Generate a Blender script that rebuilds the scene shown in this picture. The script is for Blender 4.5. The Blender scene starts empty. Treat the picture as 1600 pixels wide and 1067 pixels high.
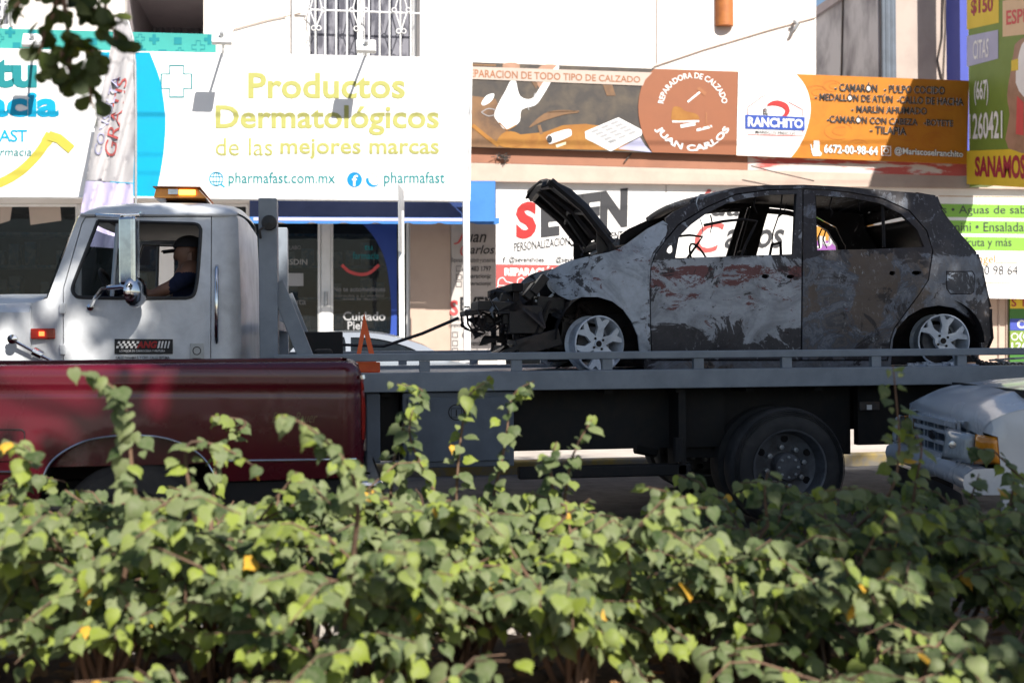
import bpy, math, random
import numpy as np
from mathutils import Vector, Matrix
from mathutils.geometry import delaunay_2d_cdt
from mathutils import noise as mnoise
random.seed(7); RNG = np.random.default_rng(11)
SC = bpy.context.scene; COL = SC.collection
# ------------------------------------------------------------------ camera, sky, sun, exposure
FPX = 1900.0; CAMZ = 1.28; YAW = math.radians(8.6); ROLL = 0.008
CAM = Vector((0, 0, CAMZ))
FW = Vector((math.sin(YAW), math.cos(YAW), 0)); R0 = Vector((math.cos(YAW), -math.sin(YAW), 0)); U0 = Vector((0, 0, 1))
RT = R0 * math.cos(ROLL) - U0 * math.sin(ROLL); UP = U0 * math.cos(ROLL) + R0 * math.sin(ROLL)
cam = bpy.data.objects.new('camera', bpy.data.cameras.new('camera')); COL.objects.link(cam)
cam.matrix_world = Matrix(((RT.x, UP.x, -FW.x, 0), (RT.y, UP.y, -FW.y, 0), (RT.z, UP.z, -FW.z, CAMZ), (0, 0, 0, 1)))
cam.data.sensor_width = 36; cam.data.lens = FPX / 1600 * 36; cam.data.clip_start = .05; cam.data.clip_end = 2000
cam.data.dof.use_dof = True; cam.data.dof.focus_distance = 8.6; cam.data.dof.aperture_fstop = 2.1
SC.camera = cam
TOSUN = Vector((.44, -1, 1.0)).normalized()
w = bpy.data.worlds.new('World'); SC.world = w; w.use_nodes = True
sky = w.node_tree.nodes.new('ShaderNodeTexSky'); sky.sky_type = 'NISHITA'; sky.sun_disc = False
sky.sun_elevation = math.asin(TOSUN.z); sky.sun_rotation = math.atan2(TOSUN.x, TOSUN.y)
bg = w.node_tree.nodes['Background']; bg.inputs[1].default_value = .065
w.node_tree.links.new(sky.outputs[0], bg.inputs[0])
sl = bpy.data.lights.new('sun', 'SUN'); sl.energy = 4.6; sl.angle = math.radians(.53); sl.color = (1, .95, .87)
sun = bpy.data.objects.new('sun', sl); COL.objects.link(sun); sun.rotation_euler = TOSUN.to_track_quat('Z', 'Y').to_euler(); sun.location = (5, -10, 20)
SC.view_settings.view_transform = 'Standard'; SC.view_settings.look = 'None'; SC.view_settings.gamma = 1; SC.view_settings.exposure = 1.0
SC.cycles.max_bounces = 8; SC.cycles.transparent_max_bounces = 12
# ------------------------------------------------------------------ layout helpers
def at(px, py, Y, x0=0.0, yaw=0.0):
    """world point on the upright plane through (x0, Y) turned by yaw, seen at photo pixel px, py"""
    d = FW + RT * ((px - 800) / FPX) + UP * ((533.5 - py) / FPX)
    n = Vector((-math.sin(yaw), math.cos(yaw), 0))
    t = n.dot(Vector((x0, Y, 0)) - CAM) / n.dot(d)
    return CAM + d * t
def onp(px, py, pl, lift=0.0):
    if callable(pl): return pl(px, py, lift)
    p = at(px, py, pl[1], pl[0], pl[2])
    return p + Vector((math.sin(pl[2]), -math.cos(pl[2]), 0)) * lift
def wl(o):
    v = Vector((0, 0, 0))
    while o is not None: v = v + o.location; o = o.parent
    return v
def tag(o, label=None, cat=None, group=None, kind=None):
    if label: o['label'] = label
    if cat: o['category'] = cat
    if group: o['group'] = group
    if kind: o['kind'] = kind
    return o
def thing(name, label, cat, loc=(0, 0, 0), group=None):
    o = bpy.data.objects.new(name, None); COL.objects.link(o); o.location = loc; o.empty_display_size = .2
    return tag(o, label, cat, group)
def mk(name, verts, faces, mat, parent=None, smooth=0, bevel=0, loc=None, sub=0):
    V = np.array([tuple(v) for v in verts], float)
    if parent is not None: o0 = wl(parent)
    elif loc is not None: o0 = Vector(loc)
    else: o0 = Vector(((V[:, 0].min() + V[:, 0].max()) / 2, (V[:, 1].min() + V[:, 1].max()) / 2, V[:, 2].min()))
    V = V - np.array(o0)
    me = bpy.data.meshes.new(name); me.from_pydata(V.tolist(), [], [tuple(f) for f in faces]); me.validate()
    for m in (mat if isinstance(mat, (list, tuple)) else [mat]): me.materials.append(m)
    if smooth:
        me.shade_smooth(); me.set_sharp_from_angle(angle=math.radians(smooth))
    o = bpy.data.objects.new(name, me); COL.objects.link(o)
    if parent is not None: o.parent = parent
    else: o.location = o0
    if bevel:
        b = o.modifiers.new('bevel', 'BEVEL'); b.width = bevel; b.segments = 2; b.limit_method = 'ANGLE'; b.angle_limit = math.radians(40)
    if sub:
        s = o.modifiers.new('sub', 'SUBSURF'); s.levels = sub; s.render_levels = sub
    return o
class MB:
    def __init__(s): s.v = []; s.f = []
    def add(s, vs, fs):
        n = len(s.v); s.v += [tuple(v) for v in vs]; s.f += [tuple(i + n for i in f) for f in fs]; return s
    def box(s, x0, x1, y0, y1, z0, z1):
        return s.add([(x0, y0, z0), (x1, y0, z0), (x1, y1, z0), (x0, y1, z0), (x0, y0, z1), (x1, y0, z1), (x1, y1, z1), (x0, y1, z1)],
                     [(0, 3, 2, 1), (4, 5, 6, 7), (0, 1, 5, 4), (1, 2, 6, 5), (2, 3, 7, 6), (3, 0, 4, 7)])
    def obox(s, c, ax, ay, az):
        c, ax, ay, az = map(Vector, (c, ax, ay, az)); vs = []
        for k in (-1, 1):
            for i, j in ((-1, -1), (1, -1), (1, 1), (-1, 1)): vs.append(c + ax * i + ay * j + az * k)
        return s.add(vs, [(0, 3, 2, 1), (4, 5, 6, 7), (0, 1, 5, 4), (1, 2, 6, 5), (2, 3, 7, 6), (3, 0, 4, 7)])
    def tube(s, path, r, seg=8, flat=1.0):
        P = [Vector(p) for p in path]; n = len(P); rs = r if isinstance(r, (list, tuple)) else [r] * n
        vs = []; fs = []; ref = None
        for i in range(n):
            d = (P[min(i + 1, n - 1)] - P[max(i - 1, 0)])
            if d.length < 1e-9: d = Vector((0, 0, 1))
            d.normalize()
            if ref is None: ref = Vector((0, 0, 1)) if abs(d.z) < .9 else Vector((1, 0, 0))
            a = d.cross(ref); 
            if a.length < 1e-6: a = d.orthogonal()
            a.normalize(); b = a.cross(d); ref = b
            for k in range(seg):
                t = 2 * math.pi * k / seg; vs.append(P[i] + a * (rs[i] * math.cos(t)) + b * (rs[i] * flat * math.sin(t)))
        for i in range(n - 1):
            for k in range(seg):
                k2 = (k + 1) % seg; fs.append((i * seg + k, i * seg + k2, (i + 1) * seg + k2, (i + 1) * seg + k))
        fs.append(tuple(range(seg - 1, -1, -1))); fs.append(tuple(range((n - 1) * seg, n * seg)))
        return s.add(vs, fs)
    def lathe(s, c, prof, axis='y', seg=32, M=None, cap=False):
        vs = []; n = len(prof)
        for (r, h) in prof:
            for k in range(seg):
                t = 2 * math.pi * k / seg; u, v = r * math.cos(t), r * math.sin(t)
                p = Vector((u, h, v)) if axis == 'y' else (Vector((u, v, h)) if axis == 'z' else Vector((h, u, v)))
                if M is not None: p = M @ p
                vs.append(p + Vector(c))
        fs = []
        for i in range(n - 1):
            for k in range(seg):
                k2 = (k + 1) % seg; fs.append((i * seg + k, i * seg + k2, (i + 1) * seg + k2, (i + 1) * seg + k))
        if cap and prof[0][0] > 1e-4: fs.append(tuple(range(seg)))
        if cap and prof[-1][0] > 1e-4: fs.append(tuple(range((n - 1) * seg, n * seg)))
        return s.add(vs, fs)
    def prism(s, pts, off):
        n = len(pts); P = [Vector(p) for p in pts]; o = Vector(off)
        return s.add(P + [p + o for p in P], [tuple(range(n)), tuple(range(2 * n - 1, n - 1, -1))] + [(i, i + n, (i + 1) % n + n, (i + 1) % n) for i in range(n)])
    def grid(s, rows, closed=False):
        m = len(rows[0]); vs = [p for r in rows for p in r]; fs = []
        for i in range(len(rows) - 1):
            for j in range(m - 1 if not closed else m):
                j2 = (j + 1) % m; fs.append((i * m + j, i * m + j2, (i + 1) * m + j2, (i + 1) * m + j))
        return s.add(vs, fs)
    def build(s, name, mat, parent=None, smooth=0, bevel=0, loc=None, sub=0): return mk(name, s.v, s.f, mat, parent, smooth, bevel, loc, sub)
    # every loose piece an object of its own
def each(m, name, mat, parent=None, smooth=0, bevel=0):
    par = list(range(len(m.v)))
    def find(a):
        while par[a] != a: par[a] = par[par[a]]; a = par[a]
        return a
    for f in m.f:
        r = find(f[0])
        for i in f[1:]: par[find(i)] = r
    groups = {}
    for f in m.f: groups.setdefault(find(f[0]), []).append(f)
    for fs in groups.values():
        used = sorted({i for f in fs for i in f}); mp = {u: k for k, u in enumerate(used)}
        mk(name, [m.v[u] for u in used], [tuple(mp[i] for i in f) for f in fs], mat, parent, smooth, bevel)
def spl(pts, n=5, closed=False):
    P = [Vector((p[0], p[1])) if len(p) == 2 else Vector(p) for p in pts]; out = []; m = len(P)
    for i in range(m if closed else m - 1):
        p0 = P[(i - 1) % m] if closed or i > 0 else P[0]; p1 = P[i]; p2 = P[(i + 1) % m]; p3 = P[(i + 2) % m] if closed or i + 2 < m else P[-1]
        for k in range(n):
            t = k / n; out.append(tuple(.5 * ((2 * p1) + (p2 - p0) * t + (2 * p0 - 5 * p1 + 4 * p2 - p3) * t * t + (3 * p1 - p0 - 3 * p2 + p3) * t ** 3)))
    if not closed: out.append(tuple(P[-1]))
    return out
def inpoly(poly, X, Yc):
    c = np.zeros(len(X), bool); n = len(poly); j = n - 1
    for i in range(n):
        xi, yi = poly[i]; xj, yj = poly[j]
        if yi != yj:
            k = ((yi > Yc) != (yj > Yc)) & (X < (xj - xi) * (Yc - yi) / (yj - yi) + xi); c ^= k
        j = i
    return c
def subdiv(pts, res):
    out = []; n = len(pts)
    for i in range(n):
        a = pts[i]; b = pts[(i + 1) % n]; k = max(1, int(math.hypot(b[0] - a[0], b[1] - a[1]) / res))
        for j in range(k): out.append((a[0] + (b[0] - a[0]) * j / k, a[1] + (b[1] - a[1]) * j / k))
    return out
def panel(name, outl, holes, Y, off, thick, mat, parent, res=12, mirror=None, x0=0, yaw=0, smooth=35, both=True):
    """sheet-metal panel traced in photo pixels, each point put at its own depth Y + off(px, py)"""
    loops = [subdiv(outl, res)] + [subdiv(h, res) for h in holes]
    V = []; E = []
    for lp in loops:
        n0 = len(V); V += lp; E += [(n0 + i, n0 + (i + 1) % len(lp)) for i in range(len(lp))]
    B = np.array(V); xs = np.arange(B[:, 0].min() + res * .5, B[:, 0].max(), res); ys = np.arange(B[:, 1].min() + res * .5, B[:, 1].max(), res)
    gx, gy = np.meshgrid(xs, ys); gx = gx.ravel(); gy = gy.ravel()
    k = inpoly(outl, gx, gy)
    for h in holes: k &= ~inpoly(h, gx, gy)
    gx = gx[k]; gy = gy[k]
    if len(gx):
        d = np.min((gx[:, None] - B[None, :, 0]) ** 2 + (gy[:, None] - B[None, :, 1]) ** 2, axis=1); k = d > (res * .5) ** 2
        V = V + list(zip(gx[k].tolist(), gy[k].tolist()))
    r = delaunay_2d_cdt([Vector(p) for p in V], E, [], 0, 1e-4)
    P = [tuple(p) for p in r[0]]; T = [f for f in r[2]]
    cx = np.array([np.mean([P[i][0] for i in f]) for f in T]); cy = np.array([np.mean([P[i][1] for i in f]) for f in T])
    k = inpoly(outl, cx, cy)
    for h in holes: k &= ~inpoly(h, cx, cy)
    T = [tuple(f) for f, q in zip(T, k) if q]
    fr = [at(p[0], p[1], Y + off(p[0], p[1]), x0, yaw) for p in P]; n = len(fr)
    nv = Vector((-math.sin(yaw), math.cos(yaw), 0)) * thick
    cnt = {}
    for f in T:
        for a, b in zip(f, f[1:] + f[:1]): cnt[(min(a, b), max(a, b))] = cnt.get((min(a, b), max(a, b)), 0) + 1
    fs = list(T) + [tuple(i + n for i in reversed(f)) for f in T]
    for f in T:
        for a, b in zip(f, f[1:] + f[:1]):
            if cnt[(min(a, b), max(a, b))] == 1: fs.append((b, a, a + n, b + n))
    vs = fr + [p + nv for p in fr]
    # drop unused
    used = sorted({i for f in fs for i in f}); mp = {u: i for i, u in enumerate(used)}
    vs = [vs[u] for u in used]; fs = [tuple(mp[i] for i in f) for f in fs]
    o = mk(name, vs, fs, mat, parent, smooth)
    if mirror is None: return o
    o2 = mk(name, [Vector((p[0], 2 * mirror - p[1], p[2])) for p in vs], [tuple(reversed(f)) for f in fs], mat, parent, smooth)
    return o, o2
# flat paint / print on a board, in photo pixels on that board's own plane
def flat(name, polys, pl, mat, parent, lift=.004):
    m = MB()
    for poly in polys: m.add([onp(p[0], p[1], pl, lift) for p in poly], [tuple(range(len(poly)))])
    return m.build(name, mat, parent)
def circ(cx, cy, r, n=28, ry=None, a0=0, a1=2 * math.pi):
    ry = r if ry is None else ry
    e = n if abs(a1 - a0 - 2 * math.pi) < 1e-6 else n + 1
    return [(cx + r * math.cos(a0 + (a1 - a0) * i / n), cy - ry * math.sin(a0 + (a1 - a0) * i / n)) for i in range(e)]
def stroke(pts, wd, closed=False):
    out = []; n = len(pts); ws = wd if isinstance(wd, (list, tuple)) else [wd] * n
    L = []; Rr = []
    for i in range(n):
        a = pts[(i - 1) % n] if closed or i > 0 else pts[i]; b = pts[(i + 1) % n] if closed or i < n - 1 else pts[i]
        dx, dy = b[0] - a[0], b[1] - a[1]; l = math.hypot(dx, dy) or 1; nx, ny = -dy / l * ws[i] / 2, dx / l * ws[i] / 2
        L.append((pts[i][0] + nx, pts[i][1] + ny)); Rr.append((pts[i][0] - nx, pts[i][1] - ny))
    for i in range(n if closed else n - 1):
        j = (i + 1) % n; out.append([L[i], L[j], Rr[j], Rr[i]])
    return out
TXT = []
def text(s, box, pl, mat, parent, bold=0.0, shear=0.0, lift=.006, name='lettering', space=1.0, fn=None, res=3):
    cu = bpy.data.curves.new('tmp', 'FONT'); cu.body = s; cu.offset = bold; cu.shear = shear; cu.space_character = space; cu.resolution_u = res
    o = bpy.data.objects.new('tmp', cu); COL.objects.link(o); TXT.append((o, box, pl, mat, parent, lift, name, fn))
def flush_text():
    dg = bpy.context.evaluated_depsgraph_get(); dg.update()
    for (o, box, pl, mat, parent, lift, name, fn) in TXT:
        me = bpy.data.meshes.new_from_object(o.evaluated_get(dg)); C = np.empty(len(me.vertices) * 3); me.vertices.foreach_get('co', C); C = C.reshape(-1, 3)
        fs = [tuple(p.vertices) for p in me.polygons]
        x0, y0 = C[:, 0].min(), C[:, 1].min(); u = (C[:, 0] - x0) / max(1e-6, np.ptp(C[:, 0])); v = (C[:, 1] - y0) / max(1e-6, np.ptp(C[:, 1]))
        if fn: pts = [fn(a, b) for a, b in zip(u, v)]
        else:
            if len(box) == 4 and not isinstance(box[0], tuple): a0, b0, a1, b1 = box; box = ((a0, b0), (a1, b0), (a1, b1), (a0, b1))
            tl, tr, br, bl = [np.array(q, float) for q in box]
            pts = [tuple((tl * (1 - a) + tr * a) * b + (bl * (1 - a) + br * a) * (1 - b)) for a, b in zip(u, v)]
        mk(name, [onp(p[0], p[1], pl, lift) for p in pts], fs, mat, parent)
        cu = o.data; bpy.data.objects.remove(o); bpy.data.curves.remove(cu); bpy.data.meshes.remove(me)
    TXT.clear()
def arcfn(cx, cy, r, h, a0, a1, inward=False):
    def f(u, v):
        a = math.radians(a0 + (a1 - a0) * u); rr = r + (h * v if not inward else -h * v)
        return (cx + rr * math.cos(a), cy - rr * math.sin(a))
    return f
# ------------------------------------------------------------------ materials
def nm(name):
    m = bpy.data.materials.new(name); m.use_nodes = True; nt = m.node_tree; return m, nt, nt.nodes['Principled BSDF']
def N(nt, t, **k):
    n = nt.nodes.new(t)
    for a, b in k.items():
        if a in n.inputs: n.inputs[a].default_value = b
        else: setattr(n, a, b)
    return n
def rgba(c): return (c[0], c[1], c[2], 1)
def ramp(nt, fac, stops, interp='LINEAR'):
    r = nt.nodes.new('ShaderNodeValToRGB'); r.color_ramp.interpolation = interp
    e = r.color_ramp.elements
    while len(e) < len(stops): e.new(.5)
    for i, (p, c) in enumerate(stops): e[i].position = p; e[i].color = rgba(c) if not isinstance(c, (int, float)) else (c, c, c, 1)
    nt.links.new(fac, r.inputs[0]); return r.outputs[0]
def mixc(nt, f, a, b):
    m = nt.nodes.new('ShaderNodeMix'); m.data_type = 'RGBA'
    for sock, v in ((m.inputs[0], f), (m.inputs[6], a), (m.inputs[7], b)):
        if hasattr(v, 'is_linked') or isinstance(v, bpy.types.NodeSocket): nt.links.new(v, sock)
        elif isinstance(v, (int, float)): sock.default_value = v
        else: sock.default_value = rgba(v)
    return m.outputs[2]
def noise(nt, sc, det=6, rough=.55, dist=0, scale3=None, loc=None):
    tc = nt.nodes.new('ShaderNodeTexCoord'); n = N(nt, 'ShaderNodeTexNoise', Scale=sc, Detail=det, Roughness=rough, Distortion=dist)
    if scale3 or loc:
        mp = nt.nodes.new('ShaderNodeMapping'); mp.inputs['Scale'].default_value = scale3 or (1, 1, 1); mp.inputs['Location'].default_value = loc or (0, 0, 0)
        nt.links.new(tc.outputs['Object'], mp.inputs[0]); nt.links.new(mp.outputs[0], n.inputs[0])
    else: nt.links.new(tc.outputs['Object'], n.inputs[0])
    return n.outputs[0]
def bump(nt, b, h, st, dist=.01):
    bn = N(nt, 'ShaderNodeBump', Strength=st, Distance=dist); nt.links.new(h, bn.inputs['Height']); nt.links.new(bn.outputs[0], b.inputs['Normal'])
def pm(name, c, c2=None, sc=6, rough=.5, metal=0, bp=0, bsc=40, coat=0, spec=.5, lo=.42, hi=.68, s3=None, emit=None):
    m, nt, b = nm(name)
    b.inputs['Roughness'].default_value = rough; b.inputs['Metallic'].default_value = metal; b.inputs['Specular IOR Level'].default_value = spec
    b.inputs['Coat Weight'].default_value = coat; b.inputs['Coat Roughness'].default_value = .065
    if c2 is None: c2 = tuple(x * .86 for x in c)
    n1 = noise(nt, sc, 7, .6, .3, s3)
    nt.links.new(ramp(nt, n1, [(lo, c), (hi, c2)]), b.inputs['Base Color'])
    r = N(nt, 'ShaderNodeMapRange'); nt.links.new(n1, r.inputs[0]); r.inputs[3].default_value = max(.02, rough - .08); r.inputs[4].default_value = min(1, rough + .1); nt.links.new(r.outputs[0], b.inputs['Roughness'])
    if bp: bump(nt, b, noise(nt, bsc, 5), bp)
    if emit: b.inputs['Emission Color'].default_value = rgba(emit[0]); b.inputs['Emission Strength'].default_value = emit[1]
    return m
def glass(name, tint=(.8, .9, .95), tr=.8, rough=.03):
    m, nt, b = nm(name); b.inputs['Base Color'].default_value = rgba((.02, .025, .03)); b.inputs['Roughness'].default_value = rough
    t = N(nt, 'ShaderNodeBsdfTransparent'); t.inputs[0].default_value = rgba(tint); mx = N(nt, 'ShaderNodeMixShader'); mx.inputs[0].default_value = tr
    out = nt.nodes['Material Output']; nt.links.new(b.outputs[0], mx.inputs[1]); nt.links.new(t.outputs[0], mx.inputs[2]); nt.links.new(mx.outputs[0], out.inputs[0]); return m
def burnt(name, soot=.45, red=.12, tan=.1, low=None, seed=0, metalc=(.26, .29, .34), band=None, belt=None, swirl=0.0):
    """burnt car body: bare oxidised metal, soot, scorched red paint, tan rust; the marks have their own shapes"""
    m, nt, b = nm(name); L = (seed * 3.1, seed * 1.7, seed * 2.3)
    big = noise(nt, 2.6, 12, .70, 1.0, (1, .5, 1.25), L); mid = noise(nt, 4.2, 9, .68, .6, (1, .5, 1), (L[0] + 5, 2, 1)); fine = noise(nt, 26, 6, .7, .2, None, L)
    base = mixc(nt, fine, tuple(x * .72 for x in metalc), tuple(min(1, x * 1.35) for x in metalc))
    base = mixc(nt, ramp(nt, noise(nt, 3.1, 8, .62, 1.6, None, (L[0] + 9, 4, 4)), [(.45, 0.), (.66, .85)]), base, tuple(x * .42 for x in metalc))
    if swirl:
        sw_ = ramp(nt, noise(nt, 3.0, 13, .74, 1.6, (1, .5, 1.3), (L[0] + 13, 1, 6)), [(.40, (.030, .025, .027)), (.455, (.105, .078, .064)), (.48, (.045, .038, .04)), (.53, (.075, .085, .115)), (.56, (.16, .17, .20)), (.60, (.05, .042, .045))])
        base = mixc(nt, swirl, base, sw_)
    tn = ramp(nt, noise(nt, 2.3, 8, .62, .6, None, (L[0] + 2, 7, 3)), [(.66 - tan, 0.), (.69 - tan, .85)])
    base = mixc(nt, tn, base, mixc(nt, mid, (.17, .12, .085), (.06, .045, .038)))
    tcn = nt.nodes.new('ShaderNodeTexCoord'); sx = nt.nodes.new('ShaderNodeSeparateXYZ'); nt.links.new(tcn.outputs['Object'], sx.inputs[0])
    def zgrad(z0, z1):
        r = N(nt, 'ShaderNodeMapRange'); nt.links.new(sx.outputs['Z'], r.inputs[0]); r.inputs[1].default_value = z0; r.inputs[2].default_value = z1; return r.outputs[0]
    def addv(a, k, c):
        mm = N(nt, 'ShaderNodeMath', operation='MULTIPLY_ADD'); nt.links.new(c, mm.inputs[0]); mm.inputs[1].default_value = k; nt.links.new(a, mm.inputs[2]); return mm.outputs[0]
    rsrc = noise(nt, 4.4, 12, .80, .5, (1, .5, 1.9), (L[0] + 1, 3, 8))
    if band is not None: rsrc = addv(addv(rsrc, .13, zgrad(band[0], band[1])), -.45, zgrad(band[2] - .07, band[2] + .03))
    rr = ramp(nt, rsrc, [(.70 - red, 0.), (.712 - red, .92)])
    base = mixc(nt, rr, base, mixc(nt, mid, (.19, .045, .038), (.075, .024, .024)))
    s_in = big
    if low is not None: s_in = addv(s_in, low[2], zgrad(low[0], low[1]))
    if belt is not None: s_in = addv(s_in, .14, zgrad(belt, belt + .06))
    sm = ramp(nt, s_in, [(.80 - soot, 0.), (.825 - soot, .92)])
    col = mixc(nt, sm, base, mixc(nt, fine, (.014, .012, .014), (.045, .036, .038)))
    ash = ramp(nt, noise(nt, 34, 5, .75, .3, (1, .5, .6), L), [(.585, 0.), (.65, .65)])
    ash2 = ramp(nt, noise(nt, 2.2, 5, .6, 0, None, (L[0] + 3, 3, 3)), [(.42, 0.), (.6, 1.)])
    mm = N(nt, 'ShaderNodeMath', operation='MULTIPLY'); nt.links.new(ash, mm.inputs[0]); nt.links.new(ash2, mm.inputs[1])
    col = mixc(nt, mm.outputs[0], col, (.45, .46, .49))
    nt.links.new(col, b.inputs['Base Color']); b.inputs['Roughness'].default_value = .58; b.inputs['Metallic'].default_value = .1; b.inputs['Specular IOR Level'].default_value = .4
    bump(nt, b, mid, .3, .008); return m
def dusty(name, stops, trans=.3, dust=.0):
    m, nt, b = nm(name); a = N(nt, 'ShaderNodeAttribute'); a.attribute_name = 'tint'
    c = ramp(nt, a.outputs['Fac'], stops); c = mixc(nt, ramp(nt, noise(nt, 55, 4), [(.4, 0.), (.75, dust)]), c, (.25, .24, .17))
    b.inputs['Roughness'].default_value = .6; b.inputs['Specular IOR Level'].default_value = .3; nt.links.new(c, b.inputs['Base Color'])
    t = N(nt, 'ShaderNodeBsdfTranslucent'); h = N(nt, 'ShaderNodeHueSaturation', Saturation=1.35, Value=1.5); nt.links.new(c, h.inputs['Color']); nt.links.new(h.outputs[0], t.inputs[0])
    mx = N(nt, 'ShaderNodeMixShader'); mx.inputs[0].default_value = trans; out = nt.nodes['Material Output']
    nt.links.new(b.outputs[0], mx.inputs[1]); nt.links.new(t.outputs[0], mx.inputs[2]); nt.links.new(mx.outputs[0], out.inputs[0]); return m
def chipped(name, c, rough=.42, chip=(.10, .07, .055), light=(.42, .44, .46), amt=.66):
    m, nt, b = nm(name); n1 = noise(nt, 5, 8, .6, .3); base = ramp(nt, n1, [(.38, c), (.72, tuple(x * .72 for x in c))])
    base = mixc(nt, ramp(nt, noise(nt, 9, 10, .8, .2, (.6, 1, 2.2), (3, 1, 2)), [(amt, 0.), (amt + .015, .8)]), base, chip)
    base = mixc(nt, ramp(nt, noise(nt, 6, 10, .82, .0, (.5, 1, 3), (7, 5, 2)), [(amt + .01, 0.), (amt + .02, .5)]), base, light)
    nt.links.new(base, b.inputs['Base Color']); r = N(nt, 'ShaderNodeMapRange'); nt.links.new(n1, r.inputs[0]); r.inputs[3].default_value = rough - .1; r.inputs[4].default_value = rough + .2; nt.links.new(r.outputs[0], b.inputs['Roughness']); bump(nt, b, noise(nt, 14, 6), .06); return m
M = {}
M['stucco'] = pm('white stucco', (.80, .745, .70), (.74, .68, .63), 1.2, .85, bp=.15, bsc=60, spec=.2)
M['stucco_shade'] = pm('stucco toned for shade', (.42, .37, .38), (.36, .32, .33), 2, .85, spec=.2)  # white stucco with the recess shade put into its colour
M['sheet'] = pm('grey corrugated sheet', (.30, .27, .29), (.25, .22, .24), 3, .6)
M['beige'] = pm('beige fascia', (.44, .345, .29), (.38, .29, .245), 2, .8, spec=.2)
M['brownband'] = pm('brown painted band', (.33, .155, .10), (.28, .135, .09), 2.5, .8, spec=.2)
M['peel'] = pm('peeling paint', (.55, .50, .47), (.45, .10, .09), 3, .8, lo=.5, hi=.56, s3=(.5, 1, 3), spec=.2)
M['tan_wall'] = pm('tan wall', (.50, .38, .31), (.44, .33, .27), 2, .85, spec=.2)
M['greywall'] = pm('stained grey render', (.50, .49, .51), (.15, .14, .155), 1.6, .9, lo=.44, hi=.66, s3=(1, .8, .4), spec=.2)
M['cream'] = pm('cream render', (.45, .375, .33), (.38, .31, .275), 1.5, .9, spec=.2)
M['signwhite'] = pm('white sign vinyl', (.82, .81, .80), (.78, .77, .77), 2, .4, spec=.35)
M['bannerwhite'] = pm('white banner vinyl', (.80, .785, .775), (.74, .72, .71), 2.5, .5, spec=.3)
def paint(n, c, r=.45, c2=None): M[n] = pm('print ' + n, c, c2 or tuple(x * .93 for x in c), 4, r, spec=.3)
paint('teal', (.015, .20, .22)); paint('cyan', (0, .31, .50)); paint('turq', (0.045, 0.31, 0.28)); paint('turqdark', (0.01, 0.2, 0.23)); paint('blueword', (0, 0.3, 0.5))
paint('yellow', (.38, .372, .115)); paint('smile', (0.45, 0.4, 0.06)); paint('fb', (.0, .22, .50)); paint('paleyellow', (.80, .78, .52))
paint('lilac', (.48, .44, .62)); paint('lilacword', (.40, .40, .56)); paint('redword', (.62, .09, .09)); paint('photodark', (0.055, 0.048, 0.045), c2=(.10, .08, .06)); paint('photobrown', (.20, .11, .055), c2=(.10, .06, .04))
paint('wood', (0.33, 0.15, 0.03), c2=(.26, .10, .02)); paint('brown', (0.27, 0.1, 0.05)); paint('creamstrip', (0.46, 0.38, 0.33)); paint('brownword', (.32, .13, .06)); paint('skinprint', (0.38, 0.22, 0.15), c2=(.28, .16, .10))
paint('orange', (0.47, 0.175, 0.016), c2=(.43, .145, .013)); paint('orangeline', (.45, .14, .02)); paint('black', (.025, .024, .026)); paint('dimgold', (.22, .15, .08)); paint('white', (.80, .79, .78)); paint('navy', (.03, .07, .33)); paint('red', (0.4, 0.03, 0.03)); paint('redpink', (0.42, 0.09, 0.085))
paint('dark', (.045, .045, .05)); paint('grey', (.35, .35, .36)); paint('green', (0.21, 0.43, 0.06)); paint('purple', (0.24, 0.085, 0.3)); paint('orangeprint', (0.47, 0.22, 0.04)); paint('greytext', (.2, .2, .21))
paint('clinicgreen', (0.17, 0.25, 0.045)); paint('clinicyellow', (.70, .50, .04)); paint('maroon', (.34, .03, .05)); paint('clinicblue', (.06, .08, .36)); paint('palepeach', (.66, .46, .28)); paint('darkgreen', (.05, .16, .03))
M['greyvinyl'] = pm('plain grey vinyl', (.50, .46, .44), (.44, .40, .38), 2, .7, spec=.2)  # even grey base of the wall print
M['valance'] = pm('sunlit valance canvas', (.06, .20, .52), (.05, .17, .45), 3, .8, spec=.2)  # awning blue with its sunlit tone put into the colour
M['awning'] = pm('shaded awning canvas', (.016, .035, .12), (.012, .028, .10), 3, .8, bp=.1, spec=.2)  # same awning, shade under the sign put into the colour
M['post'] = pm('white painted steel', (.78, .78, .78), (.70, .70, .69), 5, .5)
M['galv'] = pm('galvanised steel', (.45, .46, .47), (.36, .37, .38), 9, .45, metal=.6)
M['darkiron'] = pm('dark iron', (.06, .055, .055), (.10, .07, .05), 12, .6, metal=.3)
M['shopglass'] = glass('shop glass', (.55, .62, .65), .55, .02)
M['carglass'] = glass('car glass', (.30, .36, .42), .45, .03)
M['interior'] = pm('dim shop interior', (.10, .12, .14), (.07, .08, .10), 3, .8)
M['shelf'] = pm('shop shelf goods', (.30, .34, .38), (.05, .16, .28), 7, .6, lo=.45, hi=.55)
M['curtain'] = pm('grey plaid curtain', (.20, .20, .23), (.09, .09, .11), 9, .9, s3=(1, 1, .25), lo=.48, hi=.56, spec=.1)
M['asphalt'] = pm('asphalt', (.075, .072, .075), (.045, .044, .047), 5, .9, bp=.5, bsc=160, spec=.25)
M['pave'] = pm('concrete pavement', (.46, .42, .38), (.38, .34, .31), 2.5, .9, bp=.2, bsc=60, spec=.2)
M['kerb'] = pm('yellow kerb paint', (.26, .19, .06), (.17, .155, .135), 4, .85, lo=.40, hi=.6, spec=.2)
M['soil'] = pm('dry soil', (.20, .115, .06), (.07, .045, .03), 5, .95, bp=.8, bsc=30, lo=.38, hi=.64, spec=.15)
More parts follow.
